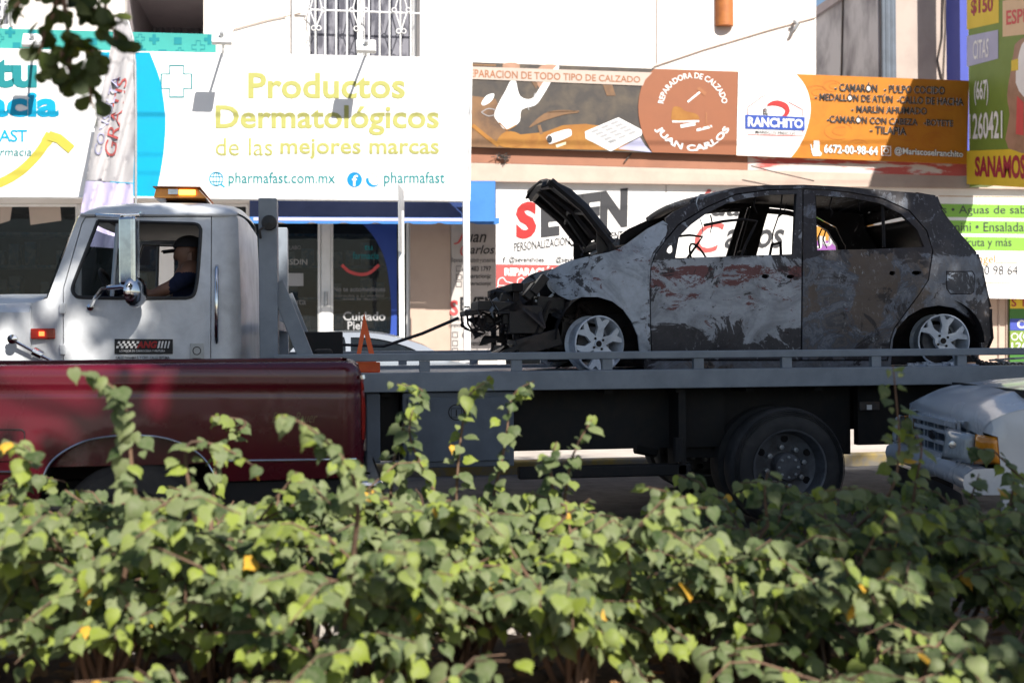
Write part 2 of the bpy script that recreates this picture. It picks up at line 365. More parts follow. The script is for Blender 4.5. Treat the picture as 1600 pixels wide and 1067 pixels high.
M['truckwhite'] = chipped('white truck paint', (.78, .80, .83), .34, (.40, .36, .33), (.8, .8, .8), .70)
M['deckgrey'] = chipped('grey deck paint', (.25, .285, .33))
M['boxblue'] = chipped('dull grey toolbox paint', (.13, .155, .19), .5)
M['chassis'] = pm('black chassis', (.009, .009, .010), (.022, .018, .016), 8, .75)
M['tyre'] = pm('dusty tyre rubber', (.035, .034, .035), (.065, .06, .057), 6, .85, bp=.2, bsc=60)
M['rim'] = pm('dull steel rim', (.16, .165, .18), (.09, .085, .085), 9, .5, metal=.4)
M['chrome'] = pm('chrome', (.72, .73, .75), (.6, .6, .62), 14, .12, metal=1)
M['blackplastic'] = pm('black plastic', (.02, .02, .022), (.035, .035, .036), 9, .5)
M['amber'] = pm('amber lens', (.75, .28, .02), (.55, .18, .01), 14, .15, coat=.5)
M['amberlit'] = pm('lit amber lamp', (.9, .45, .05), None, 5, .3, emit=((1, .55, .08), 2.0))
M['redlit'] = pm('lit red marker', (.7, .05, .02), None, 5, .2, emit=((1, .12, .03), 2.6))
M['redlens'] = pm('red lens', (.42, .03, .02), (.30, .02, .015), 20, .15, coat=.6)
M['maroonpaint'] = pm('maroon car paint', (.088, .003, .012), (.07, .003, .010), 2, .26, coat=.5)
M['silver'] = pm('silver car paint', (.42, .45, .50), (.38, .41, .45), 2, .25, metal=.5, coat=.6)
M['whitecar'] = pm('pale car paint', (.66, .68, .71), (.60, .62, .65), 2.5, .25, coat=.5)
M['clear'] = pm('clear lamp lens', (.42, .45, .47), (.30, .33, .35), 25, .12, coat=.8, s3=(1, 4, 1))
M['lampback'] = pm('lamp reflector', (.6, .62, .64), (.4, .42, .44), 20, .2, metal=.7)
M['sootblack'] = pm('charred black', (.013, .012, .013), (.035, .027, .025), 9, .8, bp=.4, bsc=24, spec=.25)
M['charhood'] = pm('charred hood metal', (.022, .020, .021), (.075, .05, .042), 4.5, .48, metal=.35, bp=.35, bsc=14, lo=.5, hi=.8)
M['ashmetal'] = pm('ashen alloy', (.58, .62, .68), (.33, .35, .39), 9, .5, metal=.25, bp=.2, bsc=50, lo=.48, hi=.72)
M['orangered'] = pm('red reflector plastic', (.85, .13, .02), (.75, .09, .015), 10, .35)
M['cable'] = pm('steel rope', (.05, .05, .055), None, 30, .5, metal=.6)
M['clay'] = pm('orange clay', (.42, .14, .03), (.32, .10, .025), 9, .6)
M['flag'] = pm('off white flag cloth', (.43, .415, .425), (.36, .35, .37), 3, .85, spec=.15)
M['shirt'] = pm('navy shirt', (.018, .024, .055), (.012, .016, .04), 9, .9, spec=.2)
M['skin'] = pm('skin', (.25, .13, .085), (.20, .10, .065), 12, .5)
M['trousers'] = pm('dark trousers', (.02, .02, .025), None, 9, .9)
M['seat'] = pm('dark seat vinyl', (.03, .03, .034), (.045, .045, .048), 9, .6)
M['bark'] = pm('brown bark', (.17, .105, .07), (.09, .06, .045), 14, .9, bp=.5, bsc=40, s3=(1, 1, .3), spec=.15)
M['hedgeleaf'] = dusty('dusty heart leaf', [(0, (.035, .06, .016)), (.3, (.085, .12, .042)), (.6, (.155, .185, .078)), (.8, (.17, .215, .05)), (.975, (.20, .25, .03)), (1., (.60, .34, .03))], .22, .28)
M['treeleaf'] = dusty('dark tree leaf', [(0, (.03, .045, .010)), (.6, (.06, .08, .016)), (1., (.17, .18, .03))], .22)
M['litter'] = pm('dry leaf litter', (.32, .17, .075), (.14, .075, .04), 6, .9, spec=.15)
# ------------------------------------------------------------------ ground
MB().box(-260, 260, -200, 300, -.4, 0).build('road', M['asphalt']); tag(bpy.data.objects['road'], kind='structure')
o = MB().box(-60, 60, 11.75, 60, -.05, .10).build('pavement', M['pave']); tag(o, kind='structure')
o = MB().box(-60, 60, 11.58, 11.746, -.05, .125).build('kerb', M['kerb'], bevel=.02); tag(o, kind='structure')
def bumpy(name, x0, x1, y0, y1, z, mat, res=.12, amp=.05):
    nx, ny = int((x1 - x0) / res), int((y1 - y0) / res); rows = []
    for i in range(nx + 1):
        r = []
        for j in range(ny + 1):
            e = 0 if i in (0, nx) or j in (0, ny) else 1
            r.append((x0 + (x1 - x0) * i / nx, y0 + (y1 - y0) * j / ny, z * (1 if e else .0) + e * amp * random.uniform(-.5, .8)))
        rows.append(r)
    return MB().grid(rows).build(name, mat, smooth=60)
o = bumpy('median_soil', -9, 10, 2.2, 5.0, .09, M['soil']); tag(o, kind='structure')
o = MB().box(-9, 10, 5.02, 5.2, -.02, .15).build('median_kerb', M['pave'], bevel=.02); tag(o, kind='structure')
o = MB().box(-9, 10, -3.2, 2.15, -.02, .06).build('median_path', M['pave']); tag(o, kind='structure')
# ------------------------------------------------------------------ white building with the shops
WP = (0, 16.2, math.radians(1.0))
bz = thing('white_building', 'cream white two storey building with barred windows above the shop signs', 'building', at(640, 690, 16.2))
z0 = lambda a, b: 0.0
WIN = [(478, -140), (652, -136), (652, 112), (478, 108)]; REC = [(195, -150), (318, -150), (318, 120), (195, 120)]; WIN2 = [(-60, -120), (17, -118), (17, 43), (-60, 40)]
SHOP = [(-140, 318), (640, 318), (640, 664), (-140, 664)]; DOOR2 = [(790, 400), (1530, 404), (1530, 652), (790, 655)]
panel('wall', [(-420, -320), (1275, -300), (1275, 668), (-420, 676)], [WIN, REC, WIN2, SHOP, DOOR2], WP[1], z0, .22, M['stucco'], bz, res=70, yaw=WP[2], smooth=0)
# side return of the white building
c = onp(1275, 300, WP); MB().box(c.x - .22, c.x, c.y + .23, c.y + 5, .1, 8.4).build('side_wall', M['stucco'], bz)
m = MB(); m.box(at(-420, 0, 16.4).x, c.x - .1, 16.6, 21.6, 8.0, 8.25); m.build('roof_slab', M['stucco'], bz)
# deep balcony recess with a corrugated sheet at the back
a = onp(195, 60, WP); b = onp(318, 60, WP); yb = a.y + 2.6
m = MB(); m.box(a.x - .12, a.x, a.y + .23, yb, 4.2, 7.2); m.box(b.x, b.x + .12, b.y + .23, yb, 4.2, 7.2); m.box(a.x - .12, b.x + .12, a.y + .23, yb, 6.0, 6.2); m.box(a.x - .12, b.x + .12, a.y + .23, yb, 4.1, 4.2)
m.build('balcony_recess', M['stucco_shade'], bz)
rows = []; n = 44
for k in range(n + 1):
    x = a.x + (b.x - a.x) * k / n; d = .05 if k % 4 in (1, 2) else 0
    rows.append([(x, yb - .02 - d, 4.2), (x, yb - .02 - d, 6.0)])
MB().grid(rows).build('corrugated_sheet', M['sheet'], bz)
def barred_window(q, bars, scroll, rows_y):
    (x0, y0), (x1, y1) = q[0], q[2]
    cw = flat('window', [[(x0, y0), (x1, y0), (x1, y1), (x0, y1)]], (0, WP[1] + .19, WP[2]), M['curtain'], bz, 0)
    m = MB()
    for x in (x0 + 2, x0 + (x1 - x0) * .5, x1 - 2): 
        m.tube([onp(x, y0, WP, -.1), onp(x, y1, WP, -.1)], .045, 4)
    for y in (y0 + 2, y1 - 2): m.tube([onp(x0, y, WP, -.1), onp(x1, y, WP, -.1)], .045, 4)
    m.build('window_frame', M['post'], cw)
    m = MB()
    for x in bars: m.tube([onp(x, y0, WP, .07), onp(x, y1 + 2, WP, .07)], .011, 6)
    for y in rows_y: m.tube([onp(x0 - 18, y - 3, WP, .07), onp(x1 + 6, y + 4, WP, .07)], .012, 6)
    for x in (x0 - 20, x1 + 5): m.tube([onp(x, y0, WP, .07), onp(x, y1, WP, .07)], .016, 6)
    for sx, sy in scroll:
        for s in (-1, 1):
            m.tube([onp(sx + s * 9, rows_y[0] + 2, WP, .09), onp(sx, sy, WP, .09)], .008, 5)
            m.tube([onp(sx + s * 4 + 3.6 * math.cos(t * .7), sy + 2 + 3.6 * math.sin(t * .7), WP, .09) for t in range(10)], .007, 5)
            m.tube([onp(sx + s * 11 + 3.4 * math.cos(t * .7), rows_y[0] - 1 + 3.4 * math.sin(t * .7), WP, .09) for t in range(10)], .007, 5)
            m.tube([onp(sx + s * 9, rows_y[0] - 4, WP, .09), onp(sx, rows_y[0] - 40, WP, .09)], .008, 5)
    m.build('grille', M['post'], cw)
barred_window(WIN, [492.8, 508, 525, 542, 559, 576, 592.6, 608, 625, 641], [(494, 45), (560, 46), (626, 50)], [20])
barred_window(WIN2, [-40, -24, -8, 6], [(0, 34)], [8])
# pilaster strip beside the window and wall cables
for x_ in (446, 655): flat('plaster_band', [[(x_, -120), (x_ + 12, -120), (x_ + 12, 100), (x_, 100)]], WP, M['stucco'], bz, .02)
m = MB(); m.tube([onp(x, y, WP, .02) for x, y in ((365, 47), (420, 32), (470, 22))], .008, 5); m.tube([onp(x, y, WP, .02) for x, y in ((1020, 105), (1100, 78), (1200, 48), (1274, 28))], .008, 5)
m.tube([onp(x, y, WP, .02) for x, y in ((1026, -40), (1026, 100))], .006, 5); each(m, 'wall_cable', M['beige'], bz)
# pharmacy shop interior and shopfront
a = onp(-140, 400, WP); b = onp(640, 400, WP)
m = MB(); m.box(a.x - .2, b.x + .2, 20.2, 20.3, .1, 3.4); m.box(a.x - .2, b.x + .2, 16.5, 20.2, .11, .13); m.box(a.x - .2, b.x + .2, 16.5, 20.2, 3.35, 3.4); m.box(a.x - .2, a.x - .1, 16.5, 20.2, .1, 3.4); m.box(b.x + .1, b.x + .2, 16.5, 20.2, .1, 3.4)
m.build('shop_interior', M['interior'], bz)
m = MB()
for k in range(26):
    for r in range(5):
        if random.random() < .8:
            x = a.x + .1 + k * (b.x - a.x - .2) / 26; z = .5 + r * .5; m.box(x, x + random.uniform(.12, .2), 19.5, 19.8, z, z + random.uniform(.2, .4))
for r in range(6): m.box(a.x, b.x, 19.4, 20.0, .46 + r * .5, .5 + r * .5)
m.build('shelf', M['shelf'], bz)
GP = (0, 16.28, WP[2])
def pane(x0, y0, x1, y1, fr=4):
    g = flat('shop_window', [[(x0, y0), (x1, y0), (x1, y1), (x0, y1)]], GP, M['shopglass'], bz, 0)
    m = MB()
    for p, q in (((x0, y0), (x1, y0)), ((x1, y0), (x1, y1)), ((x1, y1), (x0, y1)), ((x0, y1), (x0, y0))): m.tube([onp(*p, GP, .02), onp(*q, GP, .02)], .03, 4)
    m.build('shop_window_frame', M['post'], g); return g
pane(-138, 320, 122, 660); pane(124, 320, 388, 660)
g1 = pane(392, 346, 500, 660); g2 = pane(517, 346, 638, 660)
flat('door_stile', [[(502, 340), (516, 340), (516, 662), (502, 662)]], GP, M['post'], bz, .05)
m = MB(); m.tube([onp(509, 456, GP, .08), onp(509, 478, GP, .08)], .025, 8); m.build('door_handle', M['galv'], bz)
flat('sticker_or_light_patch', [[(45, 322), (94, 318), (96, 345), (48, 352)], [(0, 318), (20, 318), (16, 345), (0, 350)]], GP, M['creamstrip'], bz, .01)
flat('sticker_or_light_patch', [[(245, 381), (272, 381), (272, 450), (245, 452)]], GP, M['bannerwhite'], bz, .012)  # white sheet made up for the light patch seen past the cab
flat('sticker_or_light_patch', [spl([(566, 350), (585, 372), (601, 405), (609, 450), (611, 500), (606, 560)], 4) + [(620, 560), (620, 350)]], GP, M['navy'], bz, .01)
flat('sticker_or_light_patch', [[(450, 427), (474, 427), (474, 447), (450, 447)]], GP, M['grey'], bz, .01)
flat('sticker_or_light_patch', stroke(spl([(534, 414), (545, 424), (562, 429), (578, 426), (592, 414)], 4), 5), GP, M['redword'], bz, .012)
text('tu', (569, 383, 582, 391), GP, M['turqdark'], bz, .02); text('farmacia', (551, 394, 592, 405), GP, M['turqdark'], bz, .01)
text('No te automediques', (521, 448, 602, 458), GP, M['greytext'], bz, .01); text('consulta a tu medico', (524, 460, 600, 464), GP, M['greytext'], bz); text('ante la duda', (536, 465, 588, 469), GP, M['greytext'], bz)
text('Cuidado', (536, 487, 602, 501), GP, M['grey'], bz, .02); text('Piel', (543, 502, 566, 515), GP, M['grey'], bz, .02)
text('ISDIN', (450, 405, 480, 414), GP, M['grey'], bz, .01); text('LABO', (452, 384, 470, 390), GP, M['greytext'], bz); text('S', (466, 438, 472, 446), GP, M['black'], bz); text('Bata', (452, 466, 478, 476), GP, M['greytext'], bz)
# painted wall between the pharmacy door and the shoe shop
PW = (0, 16.17, WP[2])
flat('wall_paint', [[(641, 345), (704, 345), (704, 658), (641, 658)]], PW, M['tan_wall'], bz, .0)
wb = flat('shoe_repair_wall_print', [[(705, 348), (777, 348), (777, 655), (705, 655)]], PW, M['greyvinyl'], None, .012); tag(wb, 'plain grey vinyl print with shoe repair details on the shaded wall', 'poster')
B2 = (PW[0], PW[1] - .012, PW[2])
text('J', (709, 361, 728, 382), B2, M['redword'], wb, 0, .3); text('uan', (728, 366, 760, 379), B2, M['black'], wb, .01, .3); text('C', (719, 382, 733, 400), B2, M['redword'], wb, 0, .3); text('arlos', (734, 383, 773, 397), B2, M['black'], wb, .01, .3)
text('Reparación de calzado y accesorios', (705, 403, 774, 412), B2, M['dark'], wb, 0, .25); text('667 483 1797', (722, 416, 767, 424), B2, M['dark'], wb, .01); text('/reparacionjc', (722, 428, 767, 437), B2, M['dark'], wb, .01); text('reparacionjc', (726, 440, 767, 448), B2, M['dark'], wb, .01)
text('S', (703, 469, 716, 493), B2, M['redword'], wb, .03); text('EVEN', (719, 464, 774, 486), B2, M['black'], wb, .03); text('Personalización', (704, 494, 756, 501), B2, M['dark'], wb); text('Limpieza | Reparación | Pintura', (702, 505, 773, 512), B2, M['dark'], wb)
text('667 142 2930', (722, 519, 763, 527), B2, M['dark'], wb, .01); text('/sevenshoes', (727, 532, 762, 540), B2, M['dark'], wb, .01); text('sevenshoes.clean', (727, 544, 773, 552), B2, M['dark'], wb, .01)
pl = []
for x, y in ((717, 420), (717, 433), (717, 444), (711, 523), (711, 536), (711, 548)): pl += stroke([(x - 4, y - 4), (x + 4, y - 4), (x + 4, y + 4), (x - 4, y + 4)], 1, True)
flat('contact_icon', pl, B2, M['dark'], wb, .006)
# ------------------------------------------------------------------ pharmacy sign
PS = (0, 15.0, 0.0)
sg = thing('pharmacy_sign', 'long white pharmacy sign board with yellow and blue lettering over the awning', 'sign', onp(330, 310, PS))
def board(name, quad, pl, th, mat, parent):
    P = [onp(*q, pl) for q in quad]; nv = Vector((-math.sin(pl[2]), math.cos(pl[2]), 0)) * th
    return MB().prism(P, nv).build(name, mat, parent)
board('panel', [(-140, 73), (736, 91), (732.5, 314), (-140, 306.5)], PS, .10, M['signwhite'], sg)
m = MB()
for p, q in (((-140, 306.5), (732.5, 314)), ((736, 91), (732.5, 314))): m.tube([onp(*p, PS, .005), onp(*q, PS, .005)], .018, 4)
m.build('edge_trim', M['post'], sg)
flat('blue_lens', [spl([(148, 82), (166, 112), (176, 150), (181, 200), (176, 255), (168, 307.6)], 4) + spl([(243, 308.5), (254, 252), (258.6, 203), (257.5, 172), (250, 125), (234, 82.5)], 4)], PS, M['cyan'], sg)
cr = [(265, 103), (287, 103), (287, 116), (299.5, 116), (299.5, 139), (287, 139), (287, 152), (265, 152), (265, 139), (252, 139), (252, 116), (265, 116)]
flat('cross_emblem', stroke(cr, 2.6, True), PS, M['teal'], sg)
text('Productos', (388, 114, 633, 154.5), PS, M['yellow'], sg, .022); text('Dermatológicos', (337, 165, 686, 212), PS, M['yellow'], sg, .022)
text('de las', (337, 216, 426, 243.5), PS, M['yellow'], sg, .0); text('mejores marcas', (438, 217, 686, 249), PS, M['yellow'], sg, .018)
text('pharmafast.com.mx', (357, 269.5, 524, 292), PS, M['teal'], sg, .010); text('pharmafast', (600, 268.5, 695, 292), PS, M['teal'], sg, .010)
gl = stroke(circ(338, 280, 10.5), 1.8, True) + stroke(circ(338, 280, 5, ry=10.5), 1.4, True) + stroke([(338, 270), (338, 290)], 1.3) + stroke([(328, 276.5), (348, 276.5)], 1.3) + stroke([(328, 284), (348, 284)], 1.3) + stroke([(345, 288), (351, 293)], 2.6)
flat('globe_icon', gl, PS, M['cyan'], sg)
ic = flat('social_icon', [circ(554, 281, 11.8)], PS, M['fb'], sg); text('f', (550, 274, 559, 291), PS, M['white'], ic, .015, 0, .009)
def moon(cx, cy, r, d, a0, a1): 
    o_ = circ(cx, cy, r, 20, a0=a0, a1=a1); i_ = circ(cx + d, cy - d * .5, r * .86, 20, a0=a0, a1=a1); return o_ + i_[::-1]
flat('crescent_emblem', [moon(583, 281, 11.5, 3.0, math.radians(170), math.radians(330))], PS, M['fb'], sg); flat('crescent_emblem', [moon(583, 281, 11.5, -2.6, math.radians(-30), math.radians(120))], PS, M['paleyellow'], sg, .006)
text('tu', (-14, 92, 58, 138), PS, M['teal'], sg, .045); text('farmacia', (-158, 142, 92, 183.5), PS, M['blueword'], sg, .045); text('pharmaFAST', (-86, 203, 43, 228), PS, M['blueword'], sg, .012, 0, .006, space=.9); text('tu farmacia', (-34, 231, 49.5, 244), PS, M['teal'], sg, .006, .15)
flat('smile_emblem', stroke(spl([(-60, 292), (-20, 291), (5, 284), (32, 268), (55, 246), (70, 226), (80, 210)], 5), [6] * 4 + [14] * 22 + [17] * 5), PS, M['smile'], sg)
flat('smile_emblem', stroke([(76, 212), (92, 217), (112, 234)], 15), PS, M['smile'], sg, .010)
# turquoise strip behind the sign
TP = (0, 15.16, 0.0)
tq = thing('turquoise_strip', 'turquoise fascia strip printed with little crosses above the pharmacy sign', 'sign', onp(150, 100, TP))
board('panel', [(-140, 41), (337, 54), (337, 110), (-140, 100)], TP, .05, M['turq'], tq)
def plus(x, y, s): a = s / 3; return [(x - a, y - s), (x + a, y - s), (x + a, y - a), (x + s, y - a), (x + s, y + a), (x + a, y + a), (x + a, y + s), (x - a, y + s), (x - a, y + a), (x - s, y + a), (x - s, y - a), (x - a, y - a)]
fl = [plus(241, 62, 8), plus(16, 51, 8), plus(327, 62, 8), plus(221, 79, 7), plus(110, 72, 7)] + [[(x, y), (x + 12, y), (x + 12, y + 11), (x, y + 11)] for x, y in ((272, 59), (44, 48), (20, 67), (140, 60), (248, 78), (-20, 60))]
flat('cross_pattern', fl + stroke(plus(219, 61, 7), 1.2, True) + stroke(plus(310, 74, 10), 1.2, True) + stroke(plus(0, 60, 6), 1.2, True) + stroke(plus(80, 58, 8), 1.2, True) + stroke(plus(281, 81, 6), 1.2, True), TP, M['turqdark'], tq)
# floodlights on arms
def flood(x, y, lab):
    hY = 14.38; h = at(x, y, hY); t = thing('sign_floodlight', lab, 'floodlight', onp(x, 92 if x > 100 else 84, PS), 'floodlights leaning out over the pharmacy sign')
    base = onp(x + 2, 92 if x > 100 else 82, PS, -.02)
    MB().tube([base, base + Vector((0, -.05, .10)), h + Vector((.0, .16, -.06)), h + Vector((0, .06, .02))], .016, 8).build('arm', M['post'], t)
    up = Vector((0, -.85, .5)).normalized(); sd = Vector((1, 0, 0)); nn = up.cross(sd)
    MB().obox(h, sd * .115, up.cross(sd) * .085, up * .03).build('lamp_head', M['post'], t, bevel=.012)
    MB().obox(h - up * .034, sd * .10, nn * .07, up * .004).build('lens', M['clear'], t)
    MB().tube([h + up * .03, h + up * .10 + Vector((0, .02, 0))], .026, 8).build('junction_box', M['galv'], t)
flood(347, 60, 'white floodlight on an arm above the outlined cross emblem'); flood(572, 73, 'white floodlight on an arm in front of the barred window'); flood(52, 64, 'white floodlight on an arm half hidden behind the hanging leaves')
# awning, post
aw = thing('awning', 'blue canvas awning with a scalloped edge under the pharmacy sign', 'awning', onp(600, 345, (0, 15.35, 0)))
AP = (0, 15.165, 0.0)
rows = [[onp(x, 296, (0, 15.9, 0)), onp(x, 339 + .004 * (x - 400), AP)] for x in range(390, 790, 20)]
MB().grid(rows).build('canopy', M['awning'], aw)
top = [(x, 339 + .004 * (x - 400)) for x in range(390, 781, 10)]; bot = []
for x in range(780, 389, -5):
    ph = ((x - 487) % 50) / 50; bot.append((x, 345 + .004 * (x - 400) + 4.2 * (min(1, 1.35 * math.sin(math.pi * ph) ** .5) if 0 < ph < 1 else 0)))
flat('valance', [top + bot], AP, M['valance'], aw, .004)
flat('sunlit_strip', [[(396, 339.8), (725, 341.2), (725, 346), (396, 344.8)]], AP, M['lilac'], aw, .008)  # pale strip painted where the sun strikes the valance
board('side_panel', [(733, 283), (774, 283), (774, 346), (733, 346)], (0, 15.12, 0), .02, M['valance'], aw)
m = MB(); p0 = onp(728, 313, (0, 14.75, 0)); m.box(p0.x - .04, p0.x + .04, p0.y - .04, p0.y + .04, .1, p0.z); o = m.build('awning_post', M['post'], bevel=.008); tag(o, 'thin white square post under the right end of the pharmacy sign', 'post')
# edge-on street sign
pt = thing('street_sign', 'grey metal street sign seen edge on atop a pale post', 'sign', at(627, 620, 13.6))
p = at(627, 400, 13.6); m = MB(); m.box(p.x - .03, p.x + .03, p.y - .03, p.y + .03, .1, at(627, 330, 13.6).z); m.build('post', M['post'], pt)
d = Vector((.155, .988, 0)).normalized(); m = MB(); m.obox((p.x, p.y - .06, at(627, 345, 13.6).z), d * .30, d.cross(Vector((0, 0, 1))) * .006, Vector((0, 0, .36))); m.build('plate', M['galv'], pt)
# feather flag in front of the sign
ft = thing('feather_flag', 'tall off white feather flag with lilac and red lettering in front of the pharmacy sign', 'flag', at(205, 640, 13.9))
fo_ = lambda px, py: .035 * math.sin((px - 183 + (py - 25) * .11) * .21) * min(1, (py - 20) / 90) + .014 * math.sin((px + py * .3) * .47)
FPL = lambda px, py, lift: at(px, py, 13.9 + fo_(px, py) - lift - .006)
fl_l = spl([(182, 27), (174, 70), (163, 122), (152, 180), (142, 235), (134, 281)], 4); fl_r = spl([(208, 286), (210, 230), (210.5, 160), (209, 100), (206, 62), (199, 36), (191, 24)], 4)
panel('cloth', fl_l + fl_r, [], 13.9, fo_, .006, M['flag'], ft, 4, smooth=70)
panel('lilac_band', [(133.6, 282.5), (208, 287.5), (209, 390), (118, 384)], [], 13.9, fo_, .006, M['lilac'], ft, 4, smooth=70)
MB().tube([at(x, y, 13.93) for x, y in [(186, 22), (192, 22), (200, 34), (207, 58), (211, 100), (212, 180), (212, 300), (212, 640)]], .014, 7).build('pole', M['galv'], ft, smooth=60)
text('CONSULTA', ((146, 238), (176, 118), (189, 121), (157, 245)), FPL, M['lilacword'], ft, .01); text('GRATIS', ((162, 240), (184, 120), (199, 123), (180, 248)), FPL, M['redpink'], ft, .0)
# ------------------------------------------------------------------ shoe repair banner, fish banner
JY = math.radians(2.0); JP = (0, 15.25, JY)
jc = thing('shoe_repair_banner', 'brown printed shoe repair banner with work bench picture and round badge', 'sign', onp(940, 235, JP))
board('panel', [(733, 97.3), (1153, 112.5), (1150, 243), (733, 230)], JP, .04, M['photodark'], jc)
JP2 = (JP[0], JP[1], JP[2])
flat('photo_print', [[(736, 150), (775, 155), (800, 232), (736, 229.8)]], JP, M['photobrown'], jc, .003)
flat('photo_print', [[(797, 212), (850, 207), (880, 196), (915, 194), (945, 198), (1000, 236), (797, 231.5)]], JP, M['wood'], jc, .004)
flat('photo_print', [spl([(772, 180), (780, 160), (790, 142), (797, 128), (805, 124), (812, 150), (830, 155), (843, 138), (855, 120), (870, 103), (873, 108), (862, 126), (848, 150), (836, 165), (815, 172), (812, 190), (800, 199), (788, 202), (779, 192)], 3, True), spl([(752, 162), (760, 150), (772, 147), (768, 158), (757, 165)], 3, True)], JP, M['white'], jc, .006)
flat('photo_print', [spl([(797, 128), (790, 115), (786, 100), (812, 101), (806, 126)], 3, True), spl([(843, 138), (838, 120), (845, 103), (870, 103), (856, 120)], 3, True)], JP, M['skinprint'], jc, .005)
flat('photo_print', stroke([(738, 196), (760, 214), (779, 228)], 6) + [spl([(776, 222), (790, 206), (812, 210), (815, 226), (790, 231)], 3, True)] + stroke([(780, 192), (792, 204), (806, 196)], 2), JP, M['wood'], jc, .0075)
flat('photo_print', [spl([(856, 212), (888, 202), (893, 209), (889, 214), (862, 225), (856, 222)], 3, True)], JP, M['white'], jc, .006); flat('photo_print', [circ(858.5, 218, 4.2, ry=6)], JP, M['dark'], jc, .008); flat('photo_print', [[(868, 227), (884, 222), (884, 226), (870, 231)]], JP, M['paleyellow'], jc, .006)
flat('photo_print', [[(914, 206), (966, 184), (1004, 204), (1002, 212), (954, 237), (915, 217)]], JP, M['white'], jc, .006)
flat('photo_print', stroke([(800, 150), (806, 172), (803, 190)], 1.6) + stroke([(822, 160), (826, 172)], 1.4) + stroke([(836, 146), (830, 168)], 1.4) + stroke([(790, 160), (796, 178), (794, 196)], 1.4) + stroke(spl([(752, 176), (764, 182), (780, 176), (764, 170), (752, 176)], 3), 1.2), JP, M['grey'], jc, .009)
flat('photo_print', [spl([(826, 200), (850, 178), (880, 172), (905, 176), (880, 180), (848, 190)], 3, True)] + stroke([(855, 176), (905, 174)], 1.6) + stroke([(842, 196), (846, 210)], 5), JP, M['photobrown'], jc, .0055)
flat('photo_print', [[(736, 100), (775, 101), (775, 104), (736, 103)], [(830, 128), (836, 112), (846, 112), (838, 140)], [(940, 128), (952, 118), (962, 150), (948, 150)]], JP, M['photobrown'], jc, .0045)
cells = []
for i in range(5):
    for j in range(3):
        u0, u1, v0, v1 = i / 5 + .03, (i + 1) / 5 - .02, j / 3 + .05, (j + 1) / 3 - .04
        f = lambda u, v: (918 + 46 * v + 34 * u, 206 - 19 * v + 25 * u * .78)
        cells.append([f(u0, v0), f(u1, v0), f(u1, v1), f(u0, v1)])
flat('photo_print', cells, JP, M['grey'], jc, .008); flat('photo_print', [[(966, 233), (1000, 215), (1008, 228), (1018, 238.4)]], JP, M['lilacword'], jc, .0045)
flat('round_badge', [spl([(1022, 108), (1010, 120), (1001, 140), (997, 165), (999, 190), (1006, 215), (1019, 238.5)], 5) + [(1150, 242.6), (1152.6, 112.6)]], JP, M['brown'], jc, .009)
flat('cream_strip', [[(736, 104.5), (1019, 114), (1008, 125), (1004, 134.5), (736, 124)]], JP, M['creamstrip'], jc, .010)
text('REPARACION DE TODO TIPO DE CALZADO', ((726, 108.5), (1000, 120), (1000, 130), (726, 121)), JP, M['brownword'], jc, .012, lift=.013)
text('REPARADORA DE CALZADO', None, JP, M['white'], jc, .012, lift=.013, fn=arcfn(1082, 169, 46, 9, 172, 8)); text('JUAN CARLOS', None, JP, M['white'], jc, .035, lift=.013, fn=lambda u, v: (1082 + (55.5 - 13 * v + 13) * math.cos(math.radians(208 + 124 * u)), 171 - (55.5 - 13 * v + 13) * math.sin(math.radians(208 + 124 * u))))
# work scene of the badge as a plain shoe on a bench
flat('badge_emblem', [spl([(1049, 180), (1052, 168), (1062, 168), (1070, 174), (1086, 178), (1092, 184), (1088, 188), (1052, 189)], 4, True)], JP, M['wood'], jc, .012)
flat('badge_emblem', stroke([(1050, 190.5), (1092, 190)], 3) + stroke([(1088, 204), (1112, 198)], 4) + stroke([(1063, 198), (1086, 194)], 5) + stroke([(1074, 160), (1096, 142)], 3), JP, M['white'], jc, .012)
flat('badge_emblem', stroke([(1103, 176), (1103, 198)], 2.4) + stroke([(1095, 202), (1103, 194), (1112, 201)], 2) + stroke([(1090, 138), (1102, 148)], 6), JP, M['brownword'], jc, .013)
# banner of the fish shop
RP = (0, 15.25, JY)
rb = thing('seafood_banner', 'orange and white seafood banner with black price list lettering', 'sign', onp(1330, 252, RP))
board('panel', [(1153.5, 112.6), (1514, 126.5), (1511, 256.5), (1150.5, 243.2)], RP, .035, M['orange'], rb)
flat('white_field', [[(1153.5, 112.8)] + spl([(1243.6, 116), (1257, 133), (1265, 155), (1266, 178), (1259, 207), (1248, 230), (1236, 246.2)], 4) + [(1150.7, 243)]], RP, M['signwhite'], rb, .003)
fish = []
for cx, cy, r in ((1275, 145, 18), (1310, 205, 22), (1420, 205, 26), (1460, 220, 20), (1300, 135, 14), (1480, 160, 22), (1340, 228, 16)):
    fish += stroke(circ(cx, cy, r, 16, ry=r * .6, a0=.3, a1=5.2), 1.0) + stroke(circ(cx + 4, cy, r * .6, 12, ry=r * .3, a0=1, a1=5), .9)
flat('fish_pattern', fish, RP, M['orangeline'], rb, .003)
def menu(s, q):
    text(s, q, RP, M['white'], rb, .032, lift=.006); text(s, q, RP, M['black'], rb, .018, lift=.012)
menu('- CAMARÓN   - PULPO COCIDO', ((1304, 128), (1476, 133), (1476, 148.5), (1304, 143)))
menu('- MEDALLÓN DE ATÚN  -CALLO DE HACHA', ((1273, 143.5), (1505, 151), (1505, 166), (1273, 157)))
menu('- MARLÍN AHUMADO', ((1330, 162.5), (1448, 166), (1448, 180), (1330, 176)))
menu('-CAMARÓN CON CABEZA   -BOTETE', ((1292, 178), (1489, 186), (1489, 198.5), (1292, 192)))
